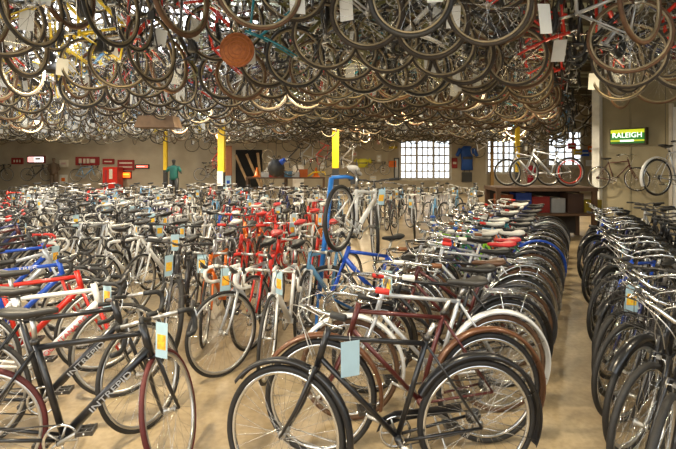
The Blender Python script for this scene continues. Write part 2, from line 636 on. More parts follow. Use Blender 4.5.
def bike(spec, lod, hang=None):
    """spec keys: style, color, tyre, saddle, tape, fender, steer, tag, rack, lamp, basket, decal, guard, rim
    lod 0: parts and sub-parts; 1: parts; 2: one mesh. hang: None, 'front' or 'rear' = wheel on the hook."""
    st = spec.get('style', 'road')
    g = GEO[st]
    col = spec.get('color', 'black')
    m = paint(col)
    ty = spec.get('tyre', 'black')
    sa = spec.get('saddle', 'black')
    tp = spec.get('tape', 'black')
    fe = spec.get('fender')
    steer = spec.get('steer', 0.0)
    tg = spec.get('tag')
    S = steerM(g, steer)
    RH, FH = P(g['RH']), P(g['FH'])
    name = ('hanging_' if hang else '') + NAMES[st]
    RM = DULL if hang and not spec.get('rim') else ALU
    hk = (g['FH'][0] + R_W, 0, g['FH'][1]) if hang == 'front' else (g['RH'][0] - R_W, 0, g['RH'][1])
    if lod == 2:
        sq = round(steer / .25)

        def fn(mb):
            g_frame(mb, g, st, m, 5)
            g_saddle(mb, g, SADDLES[sa], 4)
            g_tyre(mb, RH, g, TYRES[ty], 26, 5)
            g_rim(mb, RH, g, 24, RM, 14)
            g_crank(mb, g, 4, .5, True, 2)
            if fe:
                g_fender(mb, g, False, FENDM[fe], 12)
            k = len(mb.v)
            g_fork(mb, g, m, 5)
            g_bar(mb, g, st, TAPE[tp], 5, 2)
            g_tyre(mb, FH, g, TYRES[ty], 26, 5)
            g_rim(mb, FH, g, 24, RM, 14)
            if fe:
                g_fender(mb, g, True, FENDM[fe], 10)
            mb.transform(steerM(g, sq * .25), k)
            if tg == 'white':
                if hang:
                    hangtag(mb, g, hang, 0)
                else:
                    g_cardtag(mb, g, CARD, False)
            elif tg:
                g_cardtag(mb, g, CARDB, True)
            if hang:
                g_hook(mb, hk)
        me = cached(('bicycle2', st, col, ty, sa, tp, fe, sq, tg, hang), fn)
        o = bpy.data.objects.new(name, me)
        COL.objects.link(o)
        return o
    root = empty(name)
    L = lod
    n = 9 if L == 0 else 6
    fr = child('frame', cached(('frame', L, st, col), lambda mb: (g_frame(mb, g, st, m, n))), root)
    fcol = spec.get('fork', col)
    child('fork', cached(('fork', L, st, fcol), lambda mb: g_fork(mb, g, paint(fcol), n)), root, S)
    for front in (False, True):
        c = FH if front else RH
        rimm = spec.get('rim', 'dull' if hang else 'alu')
        rm = {'alu': ALU, 'dull': DULL, 'black': STEEL, 'chrome': CHROME}[rimm]
        w = child('wheel', cached(('wheel', L, st, front, rimm) if L == 0 else ('wheel', L, st, front, rimm, ty),
                                  (lambda mb: g_rim(mb, c, g, 48, rm, 32)) if L == 0 else (lambda mb: (g_rim(mb, c, g, 32, rm, 22), g_tyre(mb, c, g, TYRES[ty], 36, 6)))),
                  root, S if front else None)
        if L == 0:
            child('tyre', cached(('tyre', L, st, front, ty), lambda mb: g_tyre(mb, c, g, TYRES[ty], 56, 9)), w)
        if fe:
            child('fender', cached(('fender', L, st, front, fe), lambda mb: g_fender(mb, g, front, FENDM[fe], 30 if L == 0 else 18)), root, S if front else None)
    child('saddle', cached(('saddle', L, st, sa), lambda mb: g_saddle(mb, g, SADDLES[sa], 6, 1.35 if st in ('city', 'step') else 1.0)), root)
    bmetal = CHROME if st in ('city', 'step') else (STEEL if st == 'flat' else ALU)
    hb = child('handlebar', cached(('handlebar', L, st, tp), lambda mb: g_bar(mb, g, st, TAPE[tp], n, L if L == 0 else 2, bmetal)), root, S)
    if L == 0:
        for s in (-1, 1):
            child('brake_lever', cached(('brake_lever', st, s), lambda mb: g_lever(mb, g, st, s)), hb)
            if st != 'road':
                child('grip', cached(('grip', st, s, tp), lambda mb: g_grip(mb, g, st, s, TAPE[tp])), hb)
        child('brake_cable', cached(('brake_cable', st), lambda mb: g_cable(mb, g, st)), hb)
        ca = child('crankset', cached(('crankset', L, st), lambda mb: g_crank(mb, g, 8, .5, False, 0)), root)
        for s in (-1, 1):
            child('pedal', cached(('pedal', st, s), lambda mb: g_pedal(mb, g, s)), ca)
        child('chain', cached(('chain', st), lambda mb: g_chain(mb, g)), root)
        child('brake_caliper', cached(('brake_caliper', st, 1), lambda mb: g_caliper(mb, g, True)), root, S)
        if st in ('city', 'step', 'flat') and not hang:
            child('kickstand', cached(('kickstand', st), lambda mb: g_kick(mb, g)), root)
        if spec.get('rack'):
            child('luggage_rack', cached(('luggage_rack', st), lambda mb: g_rack(mb, g)), root)
        if spec.get('guard'):
            child('chain_guard', cached(('chain_guard', st, col), lambda mb: g_guard(mb, g, m)), root)
        if spec.get('lamp'):
            child('head_lamp', cached(('head_lamp', st), lambda mb: g_lamp(mb, g)), root, S)
    else:
        child('crankset', cached(('crankset', L, st), lambda mb: g_crank(mb, g, 5, .5, True, 1)), root)
    if spec.get('basket'):
        child('front_basket', cached(('front_basket', st), lambda mb: g_basket(mb, g)), root, S)
    if tg:
        v = random.randrange(4)
        if hang:
            child('price_tag', cached(('price_tag', 'h', st, hang, v), lambda mb: hangtag(mb, g, hang, v)), root)
        else:
            child('price_tag', cached(('price_tag', st, tg, v), lambda mb: g_cardtag(mb, g, CARD if tg == 'white' else CARDB, tg != 'white', -1 if v % 2 else 1, .01 * v, .5 * v - .6)), root)
    if hang:
        child('hanging_hook', cached(('hanging_hook', st, hang), lambda mb: g_hook(mb, hk)), root)
    if spec.get('decal'):
        spec['decal'](fr, g)
    return root


def hangtag(mb, g, hang, v):
    # a card on a string; world-down is local -x when the front wheel is up, +x when the rear wheel is up
    d = -1 if hang == 'front' else 1
    c = P(g['BB']) + Vector((d * (.30 + .09 * v), .05 - .03 * v, .12 + .12 * v))
    w, h = .11 + .01 * v, .17 + .02 * v
    R = Matrix.Rotation(.5 * v - .8, 3, 'X') @ Matrix.Rotation(.1 * v - .15, 3, 'Y')
    mb.tube([c + Vector((-d * h * .5, 0, 0)), c + Vector((-d * (h * .5 + .2), .0, -.02))], .0012, CARD, 3)
    mb.box(c, (h, .0016, w), CARD, R)


def text_mesh(txt, size, m, ext=.001):
    key = ('text', txt, size, m.name)
    if key not in MESH:
        cu = bpy.data.curves.new('lettering', 'FONT')
        cu.body = txt
        cu.size = size
        cu.extrude = ext
        cu.align_x = 'CENTER'
        cu.align_y = 'CENTER'
        cu.resolution_u = 3
        to = bpy.data.objects.new('lettering_src', cu)
        COL.objects.link(to)
        dg = bpy.context.evaluated_depsgraph_get()
        me = bpy.data.meshes.new_from_object(to.evaluated_get(dg))
        bpy.data.objects.remove(to)
        me.materials.clear()
        me.materials.append(m)
        MESH[key] = me
    return MESH[key]


def tube_text(txt, size, m, a, b, off, stretch=1.0):
    def f(frame, g):
        A, B = P(g[a]), P(g[b])
        if a == 'ST':
            A = A - Vector((0, 0, .03))
            B = B - Vector((0, 0, .035))
        x = (B - A).normalized()
        nrm = Vector((0, -1, 0))
        y = nrm.cross(x).normalized()
        c = A.lerp(B, .55) + nrm * off
        M = Matrix(((x.x * stretch, y.x, nrm.x, c.x), (x.y * stretch, y.y, nrm.y, c.y), (x.z * stretch, y.z, nrm.z, c.z), (0, 0, 0, 1)))
        child('lettering', text_mesh(txt, size, m), frame, M, 'painted word on the frame tube')
    return f


ORD = ['', 'first', 'second', 'third', 'fourth', 'fifth', 'sixth', 'seventh', 'eighth', 'ninth', 'tenth', 'eleventh', 'twelfth', 'thirteenth',
       'fourteenth', 'fifteenth', 'sixteenth', 'seventeenth', 'eighteenth', 'nineteenth', 'twentieth', 'twenty-first', 'twenty-second', 'twenty-third',
       'twenty-fourth', 'twenty-fifth', 'twenty-sixth', 'twenty-seventh', 'twenty-eighth', 'twenty-ninth', 'thirtieth', 'thirty-first', 'thirty-second',
       'thirty-third', 'thirty-fourth', 'thirty-fifth', 'thirty-sixth', 'thirty-seventh', 'thirty-eighth', 'thirty-ninth', 'fortieth', 'forty-first', 'forty-second']
COLW = {'charcoal': 'charcoal', 'navy': 'navy', 'sky': 'sky-blue', 'lime': 'lime-green', 'olive': 'olive'}
STW = {'road': 'road bike', 'flat': 'flat-bar bike', 'city': 'upright city bike', 'step': 'step-through city bike'}


def px_of(x, y):
    return 338 + F * x / y


# ------------------------------------------------------------------ structure
def wave_floor():
    m = bpy.data.materials.new('worn_concrete')
    m.use_nodes = True
    nt = m.node_tree
    b = nt.nodes['Principled BSDF']
    tc = nt.nodes.new('ShaderNodeTexCoord')
    n1 = nt.nodes.new('ShaderNodeTexNoise')
    n1.inputs['Scale'].default_value = 1.1
    n1.inputs['Detail'].default_value = 8
    n2 = nt.nodes.new('ShaderNodeTexNoise')
    n2.inputs['Scale'].default_value = 26
    n2.inputs['Detail'].default_value = 6
    for n in (n1, n2):
        nt.links.new(tc.outputs['Object'], n.inputs['Vector'])
    r1 = nt.nodes.new('ShaderNodeValToRGB')
    e = r1.color_ramp.elements
    e[0].position, e[0].color = .32, (.25, .18, .10, 1)
    e[1].position, e[1].color = .68, (.50, .39, .235, 1)
    mx = nt.nodes.new('ShaderNodeMix')
    mx.data_type = 'RGBA'
    mx.blend_type = 'MULTIPLY'
    mx.inputs[0].default_value = .5
    r2 = nt.nodes.new('ShaderNodeValToRGB')
    e = r2.color_ramp.elements
    e[0].position, e[0].color = .35, (.62, .6, .56, 1)
    e[1].position, e[1].color = .6, (1, 1, 1, 1)
    nt.links.new(n1.outputs['Fac'], r1.inputs[0])
    nt.links.new(n2.outputs['Fac'], r2.inputs[0])
    nt.links.new(r1.outputs[0], mx.inputs[6])
    nt.links.new(r2.outputs[0], mx.inputs[7])
    # saw-cut slab joints
    br = nt.nodes.new('ShaderNodeTexBrick')
    br.inputs['Scale'].default_value = 1
    br.inputs['Mortar Size'].default_value = .004
    br.inputs['Brick Width'].default_value = 3.0
    br.inputs['Row Height'].default_value = 2.4
    br.offset = 0
    br.inputs['Color1'].default_value = (1, 1, 1, 1)
    br.inputs['Color2'].default_value = (1, 1, 1, 1)
    br.inputs['Mortar'].default_value = (.35, .3, .25, 1)
    nt.links.new(tc.outputs['Object'], br.inputs['Vector'])
    m3 = nt.nodes.new('ShaderNodeMix')
    m3.data_type = 'RGBA'
    m3.blend_type = 'MULTIPLY'
    m3.inputs[0].default_value = 1
    nt.links.new(mx.outputs[2], m3.inputs[6])
    nt.links.new(br.outputs['Color'], m3.inputs[7])
    nt.links.new(m3.outputs[2], b.inputs['Base Color'])
    b.inputs['Roughness'].default_value = .38
    bp = nt.nodes.new('ShaderNodeBump')
    bp.inputs['Strength'].default_value = .12
    nt.links.new(n2.outputs['Fac'], bp.inputs['Height'])
    nt.links.new(bp.outputs['Normal'], b.inputs['Normal'])
    return m


mb = MB()
mb.box((-3, 10, -.1), (46, 30, .2), wave_floor())
struct(mb.build('floor'))

CEIL = mat('ceiling_board', (.42, .45, .36), .8, noise=.25, nscale=2)
mb = MB()
mb.box((-3, 12, 5.1), (46, 26, .2), CEIL)
struct(mb.build('ceiling'))
JOIST = mat('joist_steel', (.20, .17, .12), .6, .3)
for k in range(9):
    mb = MB()
    y = 2.0 + 2.6 * k
    mb.box((-3, y, 4.86), (44, .12, .28), JOIST)
    struct(mb.build('ceiling_beam'))

WALLM = mat('wall_beige', (.44, .37, .26), .85, noise=.18, nscale=1.3)
YB = 23.0


def wx(px, Y):
    return (px - 338) / F * Y


def wz(py, Y):
    return EYE - (py - 159) / F * Y


# back wall with two window openings and one behind the platform
wins = [(wx(400, YB), wx(450.5, YB), wz(179, YB), 2.75), (wx(487, YB), wx(515, YB), wz(173, YB), 2.75), (wx(548, YB), wx(582, YB), wz(166, YB), 3.2)]
mb = MB()
xs = [-26.0]
for a, b_, z0, z1 in wins:
    mb.box(((xs[-1] + a) / 2, YB + .1, 2.5), (a - xs[-1], .2, 5.0), WALLM)
    mb.box(((a + b_) / 2, YB + .1, z0 / 2), (b_ - a, .2, z0), WALLM)
    mb.box(((a + b_) / 2, YB + .1, (z1 + 5) / 2), (b_ - a, .2, 5 - z1), WALLM)
    xs.append(b_)
mb.box(((xs[-1] + 20) / 2, YB + .1, 2.5), (20 - xs[-1], .2, 5.0), WALLM)
struct(mb.build('wall_back'))
GLASS = bpy.data.materials.new('window_glass')
GLASS.use_nodes = True
nt = GLASS.node_tree
for nn in list(nt.nodes):
    nt.nodes.remove(nn)
ou = nt.nodes.new('ShaderNodeOutputMaterial')
tr = nt.nodes.new('ShaderNodeBsdfTransparent')
gl = nt.nodes.new('ShaderNodeBsdfGlossy')
gl.inputs['Roughness'].default_value = .05
mxs = nt.nodes.new('ShaderNodeMixShader')
mxs.inputs[0].default_value = .08
nt.links.new(tr.outputs[0], mxs.inputs[1])
nt.links.new(gl.outputs[0], mxs.inputs[2])
nt.links.new(mxs.outputs[0], ou.inputs[0])
MUNT = mat('window_bar_paint', (.62, .58, .50), .6)


def window(idx, a, b_, z0, z1, y, nx, nz):
    mb = MB()
    w = .085
    for x in (a, b_):
        mb.box((x, y, (z0 + z1) / 2), (w * 1.6, .12, z1 - z0 + .1), MUNT)
    for z in (z0, z1):
        mb.box(((a + b_) / 2, y, z), (b_ - a, .12, w * 1.6), MUNT)
    for i in range(1, nx):
        mb.box((a + (b_ - a) * i / nx, y, (z0 + z1) / 2), (w * (1.5 if i % 3 == 0 else .8), .06, z1 - z0), MUNT)
    for i in range(1, nz):
        mb.box(((a + b_) / 2, y, z0 + (z1 - z0) * i / nz), (b_ - a, .055, w * .9), MUNT)
    o = struct(mb.build('window_%d' % idx))
    g_ = MB()
    g_.box(((a + b_) / 2, y + .03, (z0 + z1) / 2), (b_ - a, .008, z1 - z0), GLASS)
    g_.build('window_pane', o)


for i, (a, b_, z0, z1) in enumerate(wins):
    window(i + 1, a, b_, z0, z1, YB + .05, (9, 5, 4)[i], 5)

# angled side wall at the right, behind the hung bicycles
WD = Vector((.5, -.866, 0))
W0 = Vector((wx(598, 13.2), 13.2, 0))
WALLR = mat('wall_plywood', (.33, .29, .19), .8, noise=.22, nscale=1.6)
mb = MB()
L = 8.0
wn = Vector((.866, .5, 0))
Rw = Matrix.Rotation(math.atan2(WD.y, WD.x), 3, 'Z')
c = W0 + WD * 10 + wn * .1
mb.box((c.x, c.y, 2.5), (20, .2, 5), WALLR, Rw)
for k in range(6):
    q = W0 + WD * (.9 + 1.22 * k) - wn * .006
    mb.box((q.x, q.y, 2.5), (.05, .02, 5), mat('wall_batten', (.26, .23, .15), .8), Rw)
struct(mb.build('wall_right'))
for nm, cc, ss in (('wall_left', (-26, 9, 2.5), (.2, 28.4, 5)), ('wall_front', (-4, -5, 2.5), (44, .2, 5)), ('wall_side', (19.9, 18, 2.5), (.2, 10.4, 5))):
    mb = MB()
    mb.box(cc, ss, WALLM)
    struct(mb.build(nm))
mb = MB()
mb.box((13.9, 13.3, 2.5), (12.2, .2, 5), WALLM)
struct(mb.build('wall_inner'))
mb = MB()
c = W0 + WD * .02 - wn * .06
mb.box((c.x, c.y, 2.5), (.22, .2, 5), mat('pillar_white', (.78, .78, .74), .6), Rw)
struct(mb.build('trim_1'))
# bright frosted door leaf at the right end of that wall
c = W0 + WD * 2.72 - wn * .03
mb = MB()
DOORM = mat('door_white', (.80, .80, .78), .5)
mb.box((c.x, c.y, 1.55), (1.6, .06, 3.1), DOORM, Rw)
for dx in (-.8, .8):
    q = c + WD * dx
    mb.box((q.x, q.y, 1.6), (.08, .12, 3.2), MUNT, Rw)
struct(mb.build('door_1'))
mb = MB()
mb.tube([(c - wn * .05 - WD * .6) + Vector((0, 0, 1.0)), (c - wn * .09 - WD * .6) + Vector((0, 0, 1.0)), (c - wn * .09 - WD * .48) + Vector((0, 0, 1.0))], .012, CHROME, 6)
mb.build('door_handle', bpy.data.objects['door_1'])

# ------------------------------------------------------------------ posts
YEL = mat('post_yellow', (.80, .52, .01), .5, noise=.1)
BLK = mat('post_black', (.03, .03, .03), .5)


def post(px, Y, w, ysplit, label, sign=False):
    x = wx(px, Y)
    zs = wz(ysplit, Y)
    r = tag(empty('steel_post', (x, Y, 0)), label, 'post')
    mb = MB()
    mb.box((0, 0, (zs + 5) / 2), (w, w * .9, 5 - zs), YEL)
    mb.build('upper_shaft', r)
    mb = MB()
    mb.box((0, 0, zs / 2), (w * 1.02, w * .92, zs), BLK)
    mb.box((0, 0, .02), (w * 1.9, w * 1.9, .04), BLK)
    mb.build('lower_shaft', r)
    if sign:
        mb = MB()
        mb.box((-.02, -w * .55, zs - .22), (w * .9, .012, .5), CARD)
        mb.build('notice', r)


post(221.5, 15.2, .22, 172, 'square yellow post with black foot and white notice, beside the brown panel', True)
post(335.5, 14.6, .22, 168, 'square yellow post with black foot, behind the raised white mountain bike')
post(517.5, 13.0, .11, 172, 'slim yellow post with black foot, beside the platform with silver bikes')
post(165.5, 21.5, .17, 170, 'narrow yellow post next to the figure in a green jersey')
mb = MB()
mb.box((wx(492, 22.4), 22.4, 2.5), (.14, .14, 5.0), mat('pipe_rust', (.35, .2, .06), .6))
tag(mb.build('drain_pipe'), 'thin ochre pipe running up the wall between the two windows', 'pipe')

# ------------------------------------------------------------------ ceiling lights (diffusers glow through the hanging bikes)
LAMP = mat('diffuser_glow', (1, 1, 1), .5, emit=(.93, .96, 1.0), es=8.0)
FIX = mat('light_housing', (.6, .6, .58), .5)
light_spots = [(-3.4, 8.8), (-5.1, 8.6), (-4.3, 11.0), (-6.6, 10.8), (-5.6, 13.2), (-8.2, 13.0), (-3.3, 13.8), (-7.2, 16.0), (-10.2, 15.4), (-4.6, 16.8), (-1.8, 6.2), (-3.6, 6.4),
               (-6.4, 9.0), (-2.2, 9.2), (-8.0, 11.2), (-2.9, 15.8), (-9.8, 17.6), (-12.0, 19.0), (-8.8, 19.6), (3.4, 12.6), (6.6, 17.0)]
li = {}
proto = None
for k, (x, y) in enumerate(sorted(light_spots, key=lambda p: p[1])):
    if proto is None:
        r = empty('ceiling_light')
        mb = MB()
        for s in (-1, 1):
            mb.box((s * .62, 0, 0), (.04, 1.5, .12), FIX)
            mb.box((0, s * .74, 0), (1.2, .04, .12), FIX)
        mb.build('housing', r)
        mb = MB()
        mb.box((0, 0, -.02), (1.2, 1.44, .05), LAMP)
        mb.build('diffuser', r)
        proto = r
    else:
        r = proto.copy()
        COL.objects.link(r)
        for ch in list(proto.children):
            c2 = ch.copy()
            COL.objects.link(c2)
            c2.parent = r
    r.location = (x, y, 4.64)
    tag(r, 'bright ceiling light panel above the hanging bikes, %s nearest to the viewer' % ORD[k + 1], 'ceiling light', 'ceiling light panels')

bat = None  # shades and cords for the added pendant lights
for k, (bx, by) in enumerate(sorted(ADDED_PENDANTS, key=lambda p: p[1])):
    if by < 3:
        pass
    if bat is None:
        r = bat = empty('added_pendant_lamp')
        mb = MB()
        sh_ = []
        for z_, r0 in ((.0, .16), (.05, .13), (.09, .05), (.13, .03)):
            sh_.append([(r0 * cos(2 * pi * q / 16), r0 * sin(2 * pi * q / 16), z_) for q in range(16)])
        mb.loft(sh_, STEEL, False)
        mb.build('lamp_shade', r)
        mb = MB()
        mb.tube([(0, 0, .12), (0, 0, 2.14)], .005, STEEL, 4)
        mb.build('suspension_cord', r)
    else:
        r = bat.copy()
        COL.objects.link(r)
        for ch in list(bat.children):
            c2 = ch.copy()
            COL.objects.link(c2)
            c2.parent = r
    r.location = (bx, by, 2.86)
    tag(r, 'added dark pendant lamp hung among the overhead bikes, %s nearest to the viewer' % ORD[k + 1], 'ceiling light', 'added pendant lamps')

# rails the hooks sit on
RAIL = mat('rail_steel', (.16, .14, .11), .5, .6)
for r_ in range(26):
    y = 3.2 + .72 * r_
    mb = MB()
    mb.tube([(-1.0 * y - .6, y, 4.7), (.95 * y + .4, y, 4.7)], .024, RAIL, 6)
    tag(mb.build('hanging_rail'), 'steel ceiling rail carrying hanging bikes, %s from the front' % ORD[r_ + 1], 'rail', 'ceiling rails')


# ------------------------------------------------------------------ floor bicycles
def put(o, x, y, h, s=1.0, lean=0.0, z=0.0):
    # (x, y): bottom bracket over the floor, h: heading in degrees; lean about the bike's own length
    o.rotation_mode = 'XYZ'
    o.rotation_euler = (lean, 0, rad(h))
    o.location = (x, y, z)
    o.scale = (s, s, s)


FLOOR = []   # (spec, x, y, heading, lod, label, group)


def fl(spec, x, y, h, lod, label, group=None, s=1.0, lean=None):
    o = bike(spec, lod)
    put(o, x, y, h, s, rad(random.uniform(-3, 3)) if lean is None else lean)
    tag(o, label, 'bicycle', group)
    FLOOR.append((x, y))
    return o


def dirv(h):
    return Vector((cos(rad(h)), sin(rad(h))))


LETTER_G = mat('lettering_grey', (.42, .43, .45), .5)
LETTER_R = mat('lettering_red', (.55, .03, .03), .5)
LETTER_W = mat('lettering_white', (.8, .8, .8), .5)

# --- column A, at the left: bikes side-on, heading to the right and away
A_specs = [
    dict(style='road', color='black', tyre='red', saddle='grey', tape='black', tag='blue', steer=1.35, decal=tube_text('INTREPID', .046, LETTER_G, 'BB', 'HB', .0265, 1.4)),
    dict(style='road', color='black', tyre='black', saddle='grey', tape='black', steer=.95, decal=tube_text('INTREPID', .046, LETTER_G, 'BB', 'HB', .0265, 1.4)),
    dict(style='road', color='white', fork='red', tyre='black', saddle='grey', tape='black', tag='blue', steer=.2, decal=tube_text('QUINTANA ROO', .05, LETTER_R, 'BB', 'HB', .024, 1.1)),
    dict(style='road', color='red', tyre='black', saddle='black', tape='black', steer=.3),
    dict(style='road', color='blue', fork='red', tyre='black', saddle='black', tape='black', steer=-.1, decal=tube_text('TREK', .036, LETTER_W, 'ST', 'HT', .018, 1.9)),
    dict(style='flat', color='silver', saddle='black', tag='blue', steer=.2),
    dict(style='road', color='blue', saddle='black', tape='white'),
    dict(style='road', color='black', saddle='red', tape='red', steer=.3),
]
A_lab = [
    'black road bike with dark red tyres, nearest of the row by the left edge',
    'black road bike just behind the nearest black one, same grey lettering on its tube',
    'white bike with red lettering along its tube, behind the two black bikes',
    'plain red road bike with black saddle, between the white and the blue lettered bikes',
    'blue bike with white lettering on its top tube and red fork, black saddle',
    'silver flat-bar bike with pale tag, directly behind the blue lettered bike',
    'blue road bike with white bar tape, behind the silver flat-bar bike at left',
    'black road bike with red saddle and red tape, behind the white-taped blue one at left']
cols_mix = ['black', 'charcoal', 'silver', 'white', 'black', 'blue', 'navy', 'black', 'silver', 'maroon', 'red', 'charcoal']
for i in range(22):
    fh = Vector((-.88, 2.45)) + Vector((-.36, .40)) * i + Vector((random.uniform(-.05, .05), 0)) * (i > 2)
    h = 12 + (0 if i < 2 else random.uniform(-5, 5)) + min(i, 9) * 1.2
    s = 1.0
    root = fh - dirv(h) * .59 * s
    if i < 8:
        fl(A_specs[i], root.x, root.y, h, 0 if i < 6 else 1, A_lab[i], 'bikes in the left-hand receding row', s, rad(-4))
    else:
        sp = dict(style=random.choice(['road', 'flat', 'road']), color=random.choice(cols_mix), saddle=random.choice(['black', 'black', 'red', 'white']),
                  tape=random.choice(['black', 'white', 'red']), steer=random.uniform(-.3, .5), tag='blue' if i % 3 == 0 else None)
        fl(sp, root.x, root.y, h, 1 if i < 13 else 2, '%s %s, %s back in the receding row by the left edge' % (COLW.get(sp['color'], sp['color']), STW[sp['style']], ORD[i + 1]),
           'bikes in the left-hand receding row')
# the row beyond it, further left
seen = 0
for i in range(17):
    fh = Vector((-3.1, 3.0)) + Vector((-.37, .42)) * i
    h = 24 + random.uniform(-7, 7)
    root = fh - dirv(h) * .59
    sp = dict(style=random.choice(['road', 'flat', 'road']), color=random.choice(cols_mix), saddle=random.choice(['black', 'black', 'white', 'red']),
              tape=random.choice(['black', 'white', 'red']), steer=random.uniform(-.3, .5), tag='blue' if i % 4 == 0 else None)
    if px_of(fh.x, fh.y) > -60:
        seen += 1
        fl(sp, root.x, root.y, h, 1 if i < 6 else 2, '%s %s, %s back in the outermost row at the left edge' % (COLW.get(sp['color'], sp['color']), STW[sp['style']], ORD[seen]),
           'bikes in the outermost left row')

# --- rows B, bikes facing the viewer
near_B = [
    (dict(style='road', color='silver', saddle='black', tape='white', steer=-.5, tag='blue'), -.93, 3.56, -104, 'silver road bike facing forward with white bar tape and wide dark front wheel'),
    (dict(style='road', color='white', fork='white', saddle='black', tape='white', steer=.15, tag='blue'), -.56, 3.46, -102, 'white road bike facing forward, its narrow wheel by the open floor'),
    (dict(style='flat', color='charcoal', saddle='black', steer=.4, tag='blue'), -1.50, 3.95, -82, 'charcoal bike facing forward between the black row and the silver road bike'),
    (dict(style='road', color='red', saddle='red', tape='red', steer=-.3), -.80, 4.05, -95, 'red road bike with red bar tape behind the white forward-facing road bike'),
    (dict(style='flat', color='blue', saddle='black', steer=-.8), -.08, 4.45, -150, 'blue flat-bar bike under the raised wheel of the white mountain bike'),
    (dict(style='road', color='sky', fork='white', saddle='white', tape='white', steer=.4), -.36, 4.25, -120, 'pale blue road bike beside the open floor, next to the white one'),
    (dict(style='road', color='orange', saddle='black', tape='black', steer=.2, tag='blue'), -1.25, 4.12, -92, 'orange road bike behind the silver one with the wide dark wheel'),
]
for sp, x, y, h, lab in near_B:
    root = Vector((x, y)) - dirv(h) * .58
    fl(sp, root.x, root.y, h, 0, lab, 'bikes facing forward at the open floor')
k = 0
rowY = 4.95
while rowY < 14.3:
    xl = -.88 - .90 * (rowY - 2.45) + .4
    xr = -.15 if rowY < 8.6 else 1.35 + .54 * (rowY - 6.0) - .75
    if rowY >= 10:
        xr = min(xr, .42 * rowY)
    sp_ = .40 if rowY < 8 else (.46 if rowY < 11.5 else .56)
    n = int((xr - xl) / sp_)
    seen = 0
    k += 1
    for j in range(n + 1):
        x = xl + sp_ * j + random.uniform(-.06, .06)
        y = rowY + random.uniform(-.12, .12)
        px = px_of(x, y)
        if px < -12:
            continue
        seen += 1
        redz = 225 < px < 345 and rowY < 8.6
        c_ = random.choice(['red', 'red', 'red', 'black', 'white', 'orange']) if redz else random.choice(cols_mix + ['sky', 'silver', 'white'])
        if rowY > 8.6:
            c_ = random.choice(['black', 'silver', 'charcoal', 'silver', 'sky', 'white', 'navy', 'red' if px < 330 else 'maroon'])
        sp = dict(style=random.choice(['road', 'road', 'flat']), color=c_, saddle=random.choice(['red', 'red', 'black', 'white'] if redz else ['black', 'black', 'black', 'grey', 'black', 'white']),
                  tape=random.choice(['black', 'white', 'red'] if redz else ['black', 'black', 'white']), steer=random.uniform(-.6, .6), tag=random.choice(['blue', None, None]))
        h = -97 + random.uniform(-14, 14)
        if k % 2 == 0:
            h += 180 if random.random() < .25 else 0
        root = Vector((x, y)) - dirv(h) * .58
        fl(sp, root.x, root.y, h, 1 if rowY < 7.8 else 2,
           '%s %s, %s from the left in the %s crosswise row behind the silver one' % (COLW.get(c_, c_), STW[sp['style']].replace('-bar', ''), ORD[seen], ORD[k]),
           'bikes in the %s crosswise row' % ORD[k])
    rowY += 1.12 if rowY < 8 else 1.4

# --- the aisle row: rear wheels with fenders stand at the aisle
ai = [('city', 'black', 'black', 'black', 'black'), ('city', 'maroon', 'brown', 'black', 'black'), ('city', 'silver', 'white', 'grey', 'tan'), ('city', 'black', 'black', 'black', 'black'),
      ('step', 'maroon', 'charcoal', 'brown', 'tan'), ('city', 'black', 'chrome', 'black', 'black'), ('city', 'silver', 'chrome', 'red', 'tan'), ('step', 'navy', 'chrome', 'red', 'black'),
      ('city', 'black', 'charcoal', 'white', 'tan'), ('step', 'green', 'chrome', 'black', 'black'), ('city', 'blue', 'blue', 'black', 'black'), ('city', 'black', 'chrome', 'black', 'black')]
ai_lab = ['black vintage city bike with black fenders and price card, nearest beside the aisle', 'maroon city bike with brown fenders, second in line at the aisle behind the black one',
          'silver city bike with white fenders, third in line along the aisle', 'black city bike with black fenders, right behind the white-fendered one at the aisle',
          'maroon step-through bike with charcoal fenders and brown saddle in the aisle row', 'black city bike with chrome fenders, sixth in line along the aisle',
          'silver city bike with chrome fenders and red saddle in the aisle row', 'navy step-through bike with chrome fenders and red saddle in the aisle row',
          'black city bike with charcoal fenders and white saddle in the aisle row', 'green step-through bike with chrome fenders in the aisle row',
          'blue city bike with bright blue fenders in the aisle row', 'black city bike with chrome fenders just behind the blue-fendered one at the aisle']
